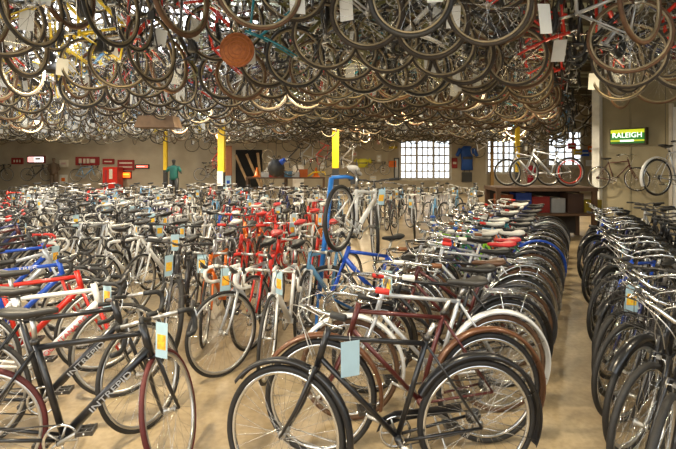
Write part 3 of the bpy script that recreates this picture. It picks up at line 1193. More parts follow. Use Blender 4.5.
for i in range(18):
    rear = Vector((.75, 2.38)) + Vector((.482, .876)) * (.38 * i)
    h = 187 - min(i, 12) * .9 + (random.uniform(-2, 2) if i > 1 else 0)
    if i < 12:
        st, c_, fe, sa, ty = ai[i]
        lab = ai_lab[i]
    else:
        st, c_, fe, sa, ty = random.choice(['city', 'step', 'city']), random.choice(['black', 'navy', 'maroon', 'silver']), random.choice(['black', 'chrome', 'charcoal', 'silver']), 'black', 'black'
        lab = '%s %s with %s fenders, %s in line along the aisle' % (c_, STW[st], fe, ORD[i + 1])
    sp = dict(style=st, color=c_, fender=fe, saddle=sa, tyre=ty, steer=(-.45 if i == 0 else random.uniform(-.35, .45)), tape=('black', 'red', 'white', 'brown')[i % 4], tag='blue' if i in (3, 8) else None,
              rack=i in (3, 6), lamp=i in (2, 4, 5), guard=i % 2 == 0, rim='chrome')
    root = rear + dirv(h) * .44
    o = fl(sp, root.x, root.y, h, 0 if i < 9 else 1 if i < 15 else 2, lab, 'fendered bikes in the aisle row', 1.0, rad(random.uniform(-2, 3)))
    if i == 0:
        mb = MB()
        hp = P(GEO['city']['HT']) + Vector((-.11, .05, -.04))
        mb.tube([hp + Vector((0, -.03, .03)), hp], .0015, CARD, 3)
        mb.box(hp + Vector((0, 0, -.09)), (.10, .002, .18), CARDB, Matrix.Rotation(.2, 3, 'Z'))
        mb.build('price_tag', o)
    if i < 2:      # the two nearest stand without a saddle
        bpy.data.objects.remove([c for c in o.children if c.name.startswith('saddle')][0])

# --- column C: bikes between the open floor and the aisle row
for i in range(13):
    f_ = Vector((.62, 4.9)) + Vector((.482, .876)) * (.36 * i)
    h = 165 + random.uniform(-16, 16)
    sp = dict(style=random.choice(['road', 'flat', 'city']), color=('silver', 'white', 'lime', 'silver', 'sky', 'orange', 'white', 'teal', 'silver', 'red', 'white', 'navy', 'silver')[i],
              saddle=random.choice(['black', 'white']), tape=random.choice(['white', 'black', 'blue']), steer=random.uniform(-.5, .7), tag=None)
    root = f_ - dirv(h) * .58
    fl(sp, root.x + .12, root.y, h, 1, '%s %s, %s of the column between open floor and aisle row' % (COLW.get(sp['color'], sp['color']), STW[sp['style']], ORD[i + 1]), 'bikes between the open floor and the aisle row')

# --- the right row: front wheels at the aisle, upright chrome bars
for i in range(-2, 16):
    f_ = Vector((1.75, 2.65)) + Vector((.458, .889)) * (.325 * i)
    h = -146 + random.uniform(-3, 3)
    c_ = ['black', 'black', 'charcoal', 'black', 'navy', 'black', 'blue', 'silver', 'black'][(i + 2) % 9]
    st = ['city', 'city', 'step', 'city', 'flat'][(i + 2) % 5]
    sp = dict(style=st, color=c_, fender=None if i % 3 else 'black', saddle='black', tyre='black', steer=random.uniform(-.18, .22), tape='black', tag='blue' if i % 5 == 1 else None,
              basket=(i == 0), rim='chrome' if i % 2 else 'alu', lamp=i == 2)
    root = f_ - dirv(h) * .60
    fl(sp, root.x, root.y, h, 0 if i < 7 else 1, '%s %s, %s from the front in the right-hand aisle row' % (c_, STW[st] + (' with wire basket' if i == 0 else ''), ORD[i + 3]), 'bikes in the right-hand aisle row', 1.0, rad(-5))
for i in range(9):
    f_ = Vector((3.5, 4.2)) + Vector((.463, .886)) * (.5 * i)
    h = -143 + random.uniform(-8, 8)
    c_ = random.choice(['black', 'navy', 'silver', 'charcoal'])
    sp = dict(style='flat', color=c_, saddle='black', steer=random.uniform(-.3, .3), tape='black')
    root = f_ - dirv(h) * .60
    fl(sp, root.x, root.y, h, 1, '%s flat-bar bike, %s from the front in the rear row by the plywood wall' % (c_, ORD[i + 1]), 'bikes by the plywood wall')

# --- raised white mountain bike on a blue repair stand
rh, fh = Vector((.02, 4.4, 1.16)), Vector((.46, 5.26, .84))
xd = (fh - rh).normalized()
zd = Vector((-.05, -.1, 1))
zd = (zd - xd * zd.dot(xd)).normalized()
yd = zd.cross(xd)
wb = bike(dict(style='flat', color='white', fork='white', saddle='white', tape='black', tag='blue', steer=.5), 0)
wb.name = 'mountain_bicycle'
gq = GEO['flat']
M3 = Matrix((xd, yd, zd)).transposed()
orig = rh - M3 @ P(gq['RH'])
wb.matrix_world = Matrix.Translation(orig) @ M3.to_4x4()
tag(wb, 'white mountain bike held up on the blue stand above the open floor', 'bicycle')
BLUE = mat('stand_blue', (.03, .20, .62), .35, .2)
st_ = tag(empty('repair_stand', (-.05, 4.75, 0)), 'blue repair stand on the open floor holding the white mountain bike', 'repair stand')
mb = MB()
mb.tube([(-.16, 0, .25), (-.02, .0, 1.55)], .028, BLUE, 10)
mb.build('pole', st_)
mb = MB()
mb.tube([(-.02, 0, 1.55), (.14, .0, 1.56), (.22, .04, 1.54)], .02, BLUE, 8)
mb.box((.23, .05, 1.52), (.09, .06, .08), BLK)
mb.build('clamp_arm', st_)
for q in range(3):
    a = 2 * pi * q / 3 + .5
    mb = MB()
    mb.tube([(-.16, 0, .3), (-.16 + .2 * cos(a), .2 * sin(a), .2), (-.16 + .5 * cos(a), .5 * sin(a), .015)], .016, BLUE, 7)
    mb.build('leg', st_)

# ------------------------------------------------------------------ platform with two silver bikes and the shelving under it
PY = 9.6
WOODD = mat('shelf_wood_dark', (.09, .045, .02), .7, noise=.3, nscale=5)
pf = tag(empty('display_shelf', (wx(543, PY), PY, 0)), 'dark wooden display shelf at the aisle end carrying the silver bikes', 'shelf')
hw = (wx(592, PY) - wx(492, PY)) / 2
zt = wz(187, PY)
mb = MB()
mb.box((0, .2, zt - .04), (2 * hw, .8, .08), WOODD)
mb.build('top_board', pf)
mb = MB()
mb.box((0, .2, .55), (2 * hw, .7, .05), WOODD)
mb.build('lower_board', pf)
mb = MB()
mb.box((0, .53, zt / 2), (2 * hw - .1, .03, zt - .1), mat('shelf_shade_dark', (.03, .022, .015), .8))  # added dark sheet standing in for the shade below the shelf
mb.build('shade_panel', pf)
for sx in (-1, 1):
    for sy in (-.15, .55):
        mb = MB()
        mb.box((sx * (hw - .06), sy, (zt - .08) / 2), (.09, .09, zt - .08), WOODD)
        mb.build('leg', pf)
for (x0, h, s, lab, yy) in ((552, 180, .98, 'silver bike standing on the display shelf, front one with a red-rimmed rear wheel', 0.05), (541, 180, .93, 'silver bike standing on the display shelf, rear one half hidden behind the other', .45)):
    o = bike(dict(style='flat', color='silver', saddle='black', tyre='black', tag=None), 1)
    put(o, wx(x0, PY), PY + yy, h, s, 0, zt)
    tag(o, lab, 'bicycle', 'silver bikes on the display shelf')
    if yy < .1:
        mb = MB()
        g_ = GEO['flat']
        mb.arc_profile(P(g_['RH']), .262, 0, 2 * pi, [(0, -.012), (0, .012), (-.02, .008), (-.02, -.008)], paint('red'), 36, True)
        mb.build('rim_band', o)
# goods stored on and beside the lower board
random.seed(5)
bc = [('orange', 'orange', .56), ('blue', 'blue', .62), ('red', 'red', .5), ('white', 'white', .45), ('brown', 'brown', .6), ('yellow', 'yellow', .4)]
for k, (c_, w_, h_) in enumerate(bc):
    mb = MB()
    wdt = .3 + .04 * (k % 3)
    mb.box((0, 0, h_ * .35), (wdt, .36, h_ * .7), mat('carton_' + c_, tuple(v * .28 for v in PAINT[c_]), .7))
    mb.box((0, 0, h_ * .7 + .004), (wdt * .2, .37, .008), mat('carton_seal', (.5, .4, .25), .5))
    o = mb.build('carton')
    o.location = (wx(543, PY) - hw + .3 + .38 * k, PY + .2, .577)
    tag(o, '%s carton stored on the lower board of the display shelf' % w_, 'box', 'cartons under the display shelf')

for k, (px, py, c_) in enumerate(((585, 153, 'blue'), (592, 149, 'orange'), (578, 152, 'yellow'), (590, 163, 'white'), (572, 146, 'red'))):
    mb = MB()
    mb.box((0, 0, 0), (.26, .05, .2), mat('sign_' + c_, PAINT[c_], .6))
    mb.box((0, -.028, 0), (.2, .006, .05), CARD)
    o = mb.build('wall_card')
    o.location = (wx(px, 22.96), 22.96, wz(py, 22.96))
    o.scale = (1.6, 1, 1.6)
    tag(o, 'small %s card on the rear wall behind the display shelf' % c_, 'sign', 'coloured cards by the pillar')

# ------------------------------------------------------------------ bikes on the right wall and the lit sign
def wallpt(px, off=.3):
    # point on the wall line (offset to the room side) seen at px
    t = (px - 338) / F
    O = W0 - wn * off
    # (O.x + s*WD.x) = t (O.y + s*WD.y)
    s = (t * O.y - O.x) / (WD.x - t * WD.y)
    return O + WD * s


q = wallpt(614, .22)
o = bike(dict(style='city', color='maroon', saddle='black', tyre='black', rim='chrome'), 0)
hd = math.degrees(math.atan2(WD.y, WD.x))
put(o, q.x, q.y, hd, 1.0, 0, wz(190, q.y))
tag(o, 'red-brown city bike mounted side-on high on the plywood wall below the lit sign', 'bicycle')
mb = MB()
for dz in (.7,):
    mb.tube([(0, .0, .78), (0, .22, .80)], .012, STEEL, 6)
mb.build('wall_bracket', o)

o = bike(dict(style='city', color='silver', fender='white', saddle='black', rim='chrome'), 0)
LL = Vector((.75, .66, 0))


def hang_matrix(L, pos, zb, flip, s=1.0, gg=None):
    # L: horizontal direction the bike's top side points; flip: rear wheel on the hook
    L = L.normalized()
    X = Vector((0, 0, -1 if flip else 1))
    Y = L.cross(X)
    M3 = Matrix((X, Y, L)).transposed()
    g0 = gg or GEO['road']
    low = (g0['FH'][0] + R_W) if flip else -(g0['RH'][0] - R_W)
    loc = Vector((pos[0], pos[1], zb + low * s)) - L * (R_W * s)
    return Matrix.Translation(loc) @ (M3 * s).to_4x4()


hz = 14
rp = Vector((wx(657, 7.9), 7.9)) + dirv(hz) * .44
put(o, rp.x, rp.y, hz, 1.0, 0, wz(196, 7.9))
for cx in (-.25, .37):
    mb = MB()
    mb.tube([(cx, 0, .84), (cx, 0, 5.0 - wz(196, 7.9))], .005, STEEL, 4)
    mb.build('suspension_cord', o)
tag(o, 'silver bike with white rear fender hung level on cords before the plywood wall', 'bicycle')

q = wallpt(628.5, .08)
Zs = wz(136.5, q.y)
sg = tag(empty('lit_sign', (q.x, q.y, Zs), math.atan2(WD.y, WD.x)), 'green and yellow lit sign with big white letters on the plywood wall', 'sign')
mb = MB()
mb.box((0, 0, 0), (.95, .14, .46), mat('sign_housing', (.07, .05, .02), .5))
mb.build('housing', sg)
SGm = bpy.data.materials.new('sign_face_lit')
SGm.use_nodes = True
nt = SGm.node_tree
b = nt.nodes['Principled BSDF']
tc = nt.nodes.new('ShaderNodeTexCoord')
sx_ = nt.nodes.new('ShaderNodeSeparateXYZ')
cr = nt.nodes.new('ShaderNodeValToRGB')
cr.color_ramp.interpolation = 'CONSTANT'
e = cr.color_ramp.elements
e[0].position, e[0].color = 0, (.01, .10, .015, 1)
e[1].position, e[1].color = .74, (.55, .62, .02, 1)
e2 = cr.color_ramp.elements.new(.14)
e2.color = (.42, .50, .02, 1)
e3 = cr.color_ramp.elements.new(.26)
e3.color = (.02, .16, .02, 1)
nt.links.new(tc.outputs['Generated'], sx_.inputs[0])
nt.links.new(sx_.outputs['Z'], cr.inputs[0])
nt.links.new(cr.outputs[0], b.inputs['Base Color'])
nt.links.new(cr.outputs[0], b.inputs['Emission Color'])
b.inputs['Emission Strength'].default_value = .8
mb = MB()
mb.box((0, -.075, 0), (.88, .02, .39), SGm)
mb.build('face', sg)
LIT = mat('lit_letters', (.9, .95, .85), .5, emit=(.9, 1, .85), es=1.6)
child('lettering', text_mesh('RALEIGH', .2, LIT, .003), sg, Matrix.Translation((0, -.09, .03)) @ Matrix.Rotation(pi / 2, 4, 'X'))
mb = MB()
mb.box((0, -.088, -.12), (.36, .006, .045), LIT)
mb.build('small_print', sg)

# ------------------------------------------------------------------ things along the back wall
YW = YB - .035


def board(name, px0, px1, py0, py1, m, label, cat, Y=YW, d=.06, frame=None, emit=None, stripes=None):
    x0, x1, z0, z1 = wx(px0, Y), wx(px1, Y), wz(py1, Y), wz(py0, Y)
    r = empty(name, ((x0 + x1) / 2, Y, (z0 + z1) / 2))
    mb = MB()
    w, h = x1 - x0, z1 - z0
    fm = frame or m
    for s in (-1, 1):
        mb.box((s * (w / 2 - .02), 0, 0), (.06, d * 1.3, h), fm)
        mb.box((0, 0, s * (h / 2 - .02)), (w, d * 1.3, .06), fm)
    mb.build('frame', r)
    mb = MB()
    mb.box((0, 0, 0), (w - .04, d, h - .04), m)
    mb.build('face', r)
    if stripes:
        mb = MB()
        for (cx, cz, sw, sh, mm) in stripes:
            mb.box((cx * w, -d / 2 - .006, cz * h), (sw * w, .012, sh * h), mm)
        mb.build('print', r)
    tag(r, label, cat)
    return r


SR = mat('sign_red_dark', (.32, .02, .02), .6)
CREAM = mat('sign_cream', (.7, .62, .48), .6)
LITW = mat('lit_white', (.9, .9, .9), .5, emit=(1, .95, .95), es=2.0)
LITR = mat('lit_red', (.9, .1, .05), .5, emit=(1, .10, .06), es=2.2)
LITO = mat('lit_orange', (.9, .3, .05), .5, emit=(1, .13, .01), es=2.0)
LITP = mat('lit_pink', (.9, .5, .5), .5, emit=(1, .45, .4), es=1.2)
bars = lambda m: [(0, 0, .7, .22, m)]
board('wall_sign', 12, 23, 158, 164, SR, 'small dark red sign high on the back wall, nearest the left end', 'sign', stripes=[(-.25, 0, .12, .4, CREAM), (0, 0, .12, .4, CREAM), (.25, 0, .12, .4, CREAM)])
board('lit_sign', 28, 45, 156, 163, LITW, 'white lit sign box with pink end on the back wall', 'sign', stripes=[(-.3, 0, .38, .7, LITP), (.1, .1, .3, .3, CREAM)], frame=SR)
board('wall_sign', 76, 99, 157, 165, SR, 'wide red sign with cream marks on the back wall above the wall bike', 'sign', stripes=[(-.3, 0, .12, .6, CREAM), (-.12, 0, .1, .6, CREAM), (.04, 0, .12, .6, CREAM), (.24, 0, .2, .5, CREAM)])
board('wall_sign', 103, 114, 159, 164, SR, 'narrow red sign on the back wall above the drinks machine', 'sign', stripes=bars(CREAM))
board('wall_sign', 118, 134, 160, 170, SR, 'red framed sign on the back wall beside the drinks machine', 'sign', stripes=[(0, .2, .8, .14, CREAM), (0, -.2, .8, .1, CREAM)])
board('lit_sign', 135.5, 149, 164.5, 168.5, LITR, 'glowing red strip sign on the back wall', 'sign', stripes=[(-.1, 0, .6, .25, LITP)], frame=BLK)
board('lit_sign', 120, 131.5, 171.5, 178.5, LITO, 'glowing orange box sign beside the red drinks machine', 'sign', stripes=[(0, .1, .6, .16, mat('lit_yellow', (.9, .6, .1), .5, emit=(1, .5, .03), es=2.0))], frame=SR)
board('poster', 60, 68, 160, 167, CREAM, 'pale paper poster beside the brown standing figure', 'poster', stripes=[(0, 0, .6, .3, mat('print_pink', (.6, .4, .34), .6))])
board('poster', 60, 67, 175, 184, mat('poster_white', (.7, .68, .6), .6), 'pale poster with orange patch low on the back wall', 'poster', stripes=[(0, 0, .5, .4, paint('orange'))])
board('wall_panel', 226, 231.5, 146, 206.5, mat('panel_brown', (.30, .10, .03), .6, noise=.2), 'narrow tall brown panel beside the yellow post with a notice', 'panel', Y=16)
board('poster', 226, 231, 176, 191, CARDB, 'blue and white poster with a red foot on the brown panel', 'poster', Y=15.93, stripes=[(0, -.4, .9, .2, paint('red')), (0, .1, .6, .2, paint('blue'))])
board('notice_board', 293, 303.5, 165, 197, mat('notice_white', (.78, .72, .62), .7), 'tall blank cream board standing in the rear clutter', 'board', Y=20)
board('wall_mirror', 394, 399, 158, 180, mat('mirror_face', (.6, .62, .66), .2, .4), 'tall narrow dark-framed mirror beside the big window', 'mirror', frame=BLK)
board('wall_sign', 389, 396, 161, 167, paint('orange'), 'small orange-red sign beside the big window', 'sign')
board('wall_sign', 452, 457, 158, 168, SR, 'red picture on the wall between window and blue jersey', 'sign', stripes=bars(CREAM))
board('wall_sign', 389, 397, 146.5, 148.5, paint('yellow'), 'thin yellow strip sign above the small orange-red sign', 'sign')
for k, (px, py, w, h, c_) in enumerate(((352, 152, 5, 4, 'red'), (377, 155, 4, 7, 'white'), (381, 167, 4, 5, 'brown'), (370, 176, 6, 5, 'silver'), (526, 152, 5, 8, 'brown'), (533, 160, 4, 6, 'red'), (522, 165, 4, 6, 'white'), (541, 145, 5, 5, 'teal'),
                                        (216, 160, 5, 7, 'maroon'), (206, 168, 4, 6, 'brown'), (318, 162, 8, 7, 'white'), (308, 158, 5, 5, 'red'), (284, 158, 6, 5, 'silver'))):
    board('picture', px, px + w, py, py + h, mat('sign_' + c_, PAINT[c_], .6), 'small framed %s picture, %s from the left among the pictures on the rear wall' % (c_, ORD[1 + sorted([352, 377, 381, 370, 526, 533, 522, 541, 216, 206, 318, 308, 284]).index(px)]), 'picture', frame=MUNT, stripes=bars(CREAM))

# drinks machine
dm = tag(empty('drinks_machine', (wx(113, 22.3), 22.3, 0)), 'red upright drinks machine against the back wall', 'vending machine')
mb = MB()
mb.box((0, 0, wz(167, 22.3) / 2), (.72, .6, wz(167, 22.3)), paint('red'))
mb.build('cabinet', dm)
mb = MB()
mb.box((.05, -.31, 1.0), (.16, .03, .5), CREAM)
mb.build('front_panel', dm)
mb = MB()
mb.box((-.2, -.31, .75), (.12, .03, .9), SR)
mb.build('selection_strip', dm)

# doorway opening as a flat board, its inner shade painted black, with planks leaning
x0, x1 = wx(236, 22.7), wx(262, 22.7)
board('recess_shade_board', 236, 262, 150, 188, mat('recess_shade', (.01, .009, .008), .9), 'board painted dark for the shaded recess in the rear wall, planks in front', 'recess')
for k, (pa, pb) in enumerate((((236, 155), (252, 186)), ((247, 154), (260, 178)), ((258, 153), (262, 186)))):
    mb = MB()
    a = Vector((wx(pa[0], 22.4), 22.4, wz(pa[1], 22.4)))
    b2 = Vector((wx(pb[0], 22.2), 22.2, max(.05, wz(pb[1] + 8, 22.2))))
    d = (b2 - a)
    c = (a + b2) / 2
    R3 = Matrix.Rotation(-math.atan2(d.z, d.x), 3, 'Y')
    mb.box(c, (d.length, .05, .12), mat('plank_pale', (.42, .27, .13), .7, noise=.3, nscale=6), R3)
    tag(mb.build('wooden_plank'), ('pale plank leaning across the dark recess, leftmost', 'pale plank leaning across the middle of the dark recess', 'pale upright plank at the right side of the dark recess')[k], 'plank')

# figures on the back wall
def figure(name, x, y, z, s, parts_m, arms, label, cat):
    r = tag(empty(name, (x, y, z)), label, cat)
    r.scale = (s, s, s)
    skin, top, leg = parts_m
    verts = [(0, 0, .95), (0, 0, 1.15), (0, -.01, 1.38), (0, -.01, 1.48), (0, -.02, 1.56), (0, -.03, 1.66), (0, -.02, 1.74),
             (.19, 0, 1.40), (arms[0][0], -.04, arms[0][1]), (arms[1][0], -.12, arms[1][1]),
             (-.19, 0, 1.40), (-arms[0][0], -.04, arms[0][1]), (-arms[1][0], -.12, arms[1][1]),
             (.10, 0, .88), (.11, -.02, .5), (.11, .02, .09), (.12, -.12, .04), (-.10, 0, .88), (-.11, .02, .5), (-.11, .04, .09), (-.12, -.1, .04)]
    edges = [(0, 1), (1, 2), (2, 3), (3, 4), (4, 5), (5, 6), (2, 7), (7, 8), (8, 9), (2, 10), (10, 11), (11, 12), (0, 13), (13, 14), (14, 15), (15, 16), (0, 17), (17, 18), (18, 19), (19, 20)]
    rad_ = [.15, .13, .15, .06, .055, .10, .085, .065, .045, .035, .065, .045, .035, .095, .065, .045, .035, .095, .065, .045, .035]
    me = bpy.data.meshes.new('body')
    me.from_pydata(verts, edges, [])
    me.materials.append(skin)
    o = bpy.data.objects.new('body', me)
    COL.objects.link(o)
    o.parent = r
    sk = o.modifiers.new('skin', 'SKIN')
    for i, v in enumerate(me.skin_vertices[0].data):
        v.radius = (rad_[i], rad_[i] * .8)
        v.use_root = i == 0
    o.modifiers.new('sub', 'SUBSURF').levels = 2
    o.modifiers['sub'].render_levels = 2
    # clothes: shirt and trousers as shells round the body
    mb = MB()
    rings = []
    for z_, w, d in ((.86, .20, .14), (1.0, .19, .13), (1.2, .18, .13), (1.38, .22, .14), (1.47, .12, .10)):
        rings.append([(w * cos(2 * pi * k / 12), -.005 + d * sin(2 * pi * k / 12), z_) for k in range(12)])
    mb.loft(rings, top)
    for s_ in (-1, 1):
        mb.tube([(s_ * .18, 0, 1.40), (s_ * arms[0][0], -.04, arms[0][1])], [.085, .06], top, 8)
    mb.build('shirt', r)
    mb = MB()
    for s_ in (-1, 1):
        mb.tube([(s_ * .09, 0, .92), (s_ * .11, 0, .5), (s_ * .11, .02, .12)], [.125, .09, .07], leg, 8)
    mb.build('trousers', r)
    return r


BRZ = mat('figure_brown', (.16, .10, .06), .6)
BRZ2 = mat('figure_coat', (.13, .085, .05), .7)
figure('standing_figure', wx(54, 22.5), 22.5, .1, .98, (BRZ, BRZ2, BRZ2), ((.27, 1.12), (.16, .98)), 'brown full-length standing figure in a coat against the back wall', 'statue')
GRJ = mat('jersey_green', (.01, .13, .11), .6)
figure('shop_mannequin', wx(174, 19), 19, .0, 1.0, (BLK, GRJ, BLK), ((.30, 1.2), (.36, 1.12)), 'mannequin in a dark green jersey beside the narrow yellow post', 'mannequin')

# jersey on the wall, yellow shirt, dark bag
def garment(name, px, py, Y, w, h, m, m2, label, cat):
    r = tag(empty(name, (wx(px, Y), Y, wz(py, Y))), label, cat)
    mb = MB()
    rings = []
    for t, ww in ((-.5, .8), (-.2, .74), (.1, .8), (.35, .95), (.5, .45)):
        rings.append([(w * .5 * ww * cos(2 * pi * k / 12), .09 * sin(2 * pi * k / 12), t * h) for k in range(12)])
    mb.loft(rings, m)
    mb.build('torso_panel', r)
    for s in (-1, 1):
        mb = MB()
        mb.tube([(s * w * .42, 0, h * .38), (s * w * .68, 0, h * .08)], [.11, .09], m, 8)
        mb.build('sleeve', r)
    mb = MB()
    mb.box((0, -.09, 0), (w * .62, .02, h * .12), m2)
    mb.build('chest_stripe', r)
    return r


garment('cycling_jersey', 467, 158, 22.88, .78, 1.25, mat('jersey_blue', (.02, .09, .38), .7), BLK, 'blue cycling jersey hung up between the two windows', 'jersey')
mb = MB()
mb.box((0, 0, 0), (.5, .12, .5), BLK)
mb.tube([(-.15, 0, .25), (-.1, 0, .4), (.1, 0, .4), (.15, 0, .25)], .015, BLK, 5)
o = mb.build('saddle_bag')
o.location = (wx(467, 22.9), 22.9, wz(177, 22.9))
tag(o, 'black bag hanging directly under the blue cycling jersey', 'bag')
garment('cycling_jersey', 363, 163, 22.88, .66, .45, mat('jersey_yellow', (.75, .68, .04), .6), BLK, 'bright yellow jersey on the wall beside the small wall bike', 'jersey')
garment('cycling_jersey', 530.5, 174, 22.88, .42, .9, mat('jersey_red', (.55, .02, .05), .6), CARD, 'red jersey hanging beside the slim yellow post', 'jersey')
mb = MB()
rings = []
for t, rr in ((-.34, .10), (-.25, .26), (0, .34), (.22, .28), (.34, .12)):
    rings.append([(rr * cos(2 * pi * k / 14), rr * .8 * sin(2 * pi * k / 14), t) for k in range(14)])
mb.loft(rings, BLK)
mb.tube([(.2, -.2, .2), (.38, -.2, .34)], [.12, .08], paint('blue'), 8)
mb.tube([(0, 0, .3), (.05, 0, 3.6)], .012, STEEL, 4)
o = mb.build('gear_bag')
o.location = (wx(276, 17), 17, wz(168, 17))
tag(o, 'round black bag with a blue strap end hanging in the rear clutter', 'bag')
SY = 18.2
zs_ = wz(177, SY)
sh = tag(empty('stock_shelf', (wx(286, SY), SY, 0)), 'low wooden stock shelf in the rear clutter carrying the orange cones', 'shelf')
sw = (wx(328, SY) - wx(250, SY)) / 2
for zz in (zs_ - .03, .55):
    mb = MB()
    mb.box((0, 0, zz), (2 * sw, .5, .06), WOODD)
    mb.build('shelf_board', sh)
for sx in (-1, 0, 1):
    mb = MB()
    mb.box((sx * (sw - .05), 0, (zs_ - .06) / 2), (.08, .5, zs_ - .06), WOODD)
    mb.build('upright', sh)
mb = MB()
mb.tube([(-.3, 0, -.12), (-.05, 0, .05), (.4, 0, .06), (.44, 0, -.12)], .03, YEL, 7)
o = mb.build('yellow_tube')
o.location = (wx(315, SY), SY - .1, zs_ + .15)
tag(o, 'bent yellow tube lying on the stock shelf before the rear wall', 'tube')
for k, (px, wh) in enumerate(((257, 'left end of the stock shelf'), (316, 'stock shelf beside the bent yellow tube'))):
    mb = MB()
    mb.tube([(0, 0, .03), (0, 0, .06), (0, 0, .40)], [.15, .12, .02], paint('orange'), 12)
    mb.box((0, 0, .015), (.32, .32, .03), paint('orange'))
    o = mb.build('traffic_cone')
    o.location = (wx(px, SY), SY + .05, zs_)
    tag(o, 'orange cone standing on the ' + wh, 'cone')
for k, c_ in enumerate(('white', 'red', 'brown', 'sky', 'white', 'orange')):
    mb = MB()
    hh = .2 + .04 * ((k * 3) % 4)
    mb.box((0, 0, hh / 2), (.34, .34, hh), mat('carton_r_' + c_, tuple(v * .5 for v in PAINT[c_]), .7))
    mb.box((0, 0, hh + .004), (.06, .345, .008), mat('carton_seal', (.5, .4, .25), .5))
    o = mb.build('carton')
    o.location = (wx(266 + 7.5 * k, SY), SY, zs_)
    tag(o, '%s carton on top of the stock shelf, %s from the left' % (c_, ORD[k + 1]), 'box', 'cartons on the stock shelf')

# bikes hung side-on on the back wall
for k, (px, py, c_, lab) in enumerate(((35, 181, 'charcoal', 'dark bike hung side-on below the white lit sign on the back wall'), (84, 182, 'sky', 'blue-grey bike hung side-on below the wide red sign'),
                                       (208, 181, 'black', 'black bike hung side-on between the mannequin and the notice post'), (376, 175, 'charcoal', 'small dark bike hung beside the yellow jersey'),
                                       (-4, 181, 'black', 'dark bike at the far left end of the back wall'))):
    o = bike(dict(style='road', color=c_, tape='black'), 1)
    Yb = 22.62
    put(o, wx(px, Yb), Yb, 0, 1.0 if k != 3 else .8, 0, wz(py, Yb) + (.0))
    tag(o, lab, 'bicycle', 'bikes on the back wall')
    mb = MB()
    mb.tube([(0, 0, .8), (0, .4, .8)], .015, STEEL, 5)
    mb.build('wall_bracket', o)

# ------------------------------------------------------------------ things hanging among the bikes
mb = MB()
WOV = mat('woven_orange', (.42, .13, .03), .7, noise=.4, nscale=40)
dsc = tag(empty('woven_disc', (wx(237, 4.35), 4.35, wz(50, 4.35))), 'round orange woven disc hanging among the overhead bikes', 'disc')
mb.disc((0, 0, 0), .165, .02, WOV, 40)
mb.build('disc_face', dsc)
mb = MB()
for rr in (.05, .09, .13, .165):
    mb.arc_profile((0, 0, 0), rr, 0, 2 * pi, [(.006, -.012), (.006, .012), (-.006, .012), (-.006, -.012)], mat('woven_rim', (.33, .10, .03), .7), 40, True)
mb.build('cane_ring', dsc)
mb = MB()
mb.tube([(0, 0, .185), (0, .02, 1.9)], .003, STEEL, 4)
mb.build('cord', dsc)

hs = tag(empty('hanging_trough', (wx(159, 9.5), 9.5, wz(122, 9.5))), 'brown wooden trough with sloping ends hanging below the overhead bikes', 'trough')
mb = MB()
WDm = mat('trough_wood', (.17, .10, .05), .7, noise=.3, nscale=5)
vs = [(-.36, -.2, .12), (.36, -.2, .12), (.36, .2, .12), (-.36, .2, .12), (-.43, -.25, -.13), (.43, -.25, -.13), (.43, .25, -.13), (-.43, .25, -.13)]
mb.add(vs, [[0, 1, 2, 3], [4, 7, 6, 5], [0, 4, 5, 1], [1, 5, 6, 2], [2, 6, 7, 3], [3, 7, 4, 0]], WDm, False)
mb.build('trough_body', hs)
for s in (-1, 1):
    mb = MB()
    mb.tube([(s * .3, 0, .12), (s * .3, 0, 2.0)], .008, STEEL, 4)
    mb.build('suspension_rod', hs)

# ------------------------------------------------------------------ hanging bicycles
random.seed(23)
hc = ['black', 'charcoal', 'silver', 'maroon', 'olive', 'brown', 'navy', 'black', 'silver', 'brown', 'olive', 'charcoal', 'white', 'teal', 'olive', 'red']
rows = []
y = 3.45
r_ = 0
total = 0
rest = []
while y < 21.5:
    near = total < 296
    pitch = .44 if near else .62
    lat = .60
    xl, xr = -.80 * y - .2, .80 * y + .25
    row = []
    x = xl + (lat * .5 if r_ % 2 else 0)
    sh_x = (.54 * (y - 3.45)) % lat
    while x < xr:
        yy = y + random.uniform(-.08, .08)
        if px_of(x, y) > 215:
            xx = math.floor(x / lat) * lat + sh_x + random.uniform(-.05, .05)
        else:
            xx = x + random.uniform(-.09, .09)
        px = px_of(xx, yy)
        gx = 1.95 + .54 * (yy - 3.7)      # free strip above the aisle
        edge = abs(xx - gx)
        if edge < .36:
            x += lat
            continue
        if px > 583 and yy > 6.2 or (px < 215 and yy > 4 and random.random() < .42):
            x += lat
            continue
        if any(abs(xx - bx) < .3 and abs(yy - by) < .3 for bx, by in ADDED_PENDANTS):
            x += lat
            continue
        if abs(xx - wx(237, 4.35)) < .34 and yy < 4.5 and yy > 3.55:
            x += lat
            continue
        # keep clear of the plywood wall
        rel = Vector((xx, yy, 0)) - W0
        if rel.dot(wn) > -.5 and rel.dot(WD) > -.3:
            x += lat
            continue
        row.append((xx, yy, px, gx))
        x += lat
    rows.append((row, near))
    if near:
        total += len(row)
    y += pitch
    r_ += 1

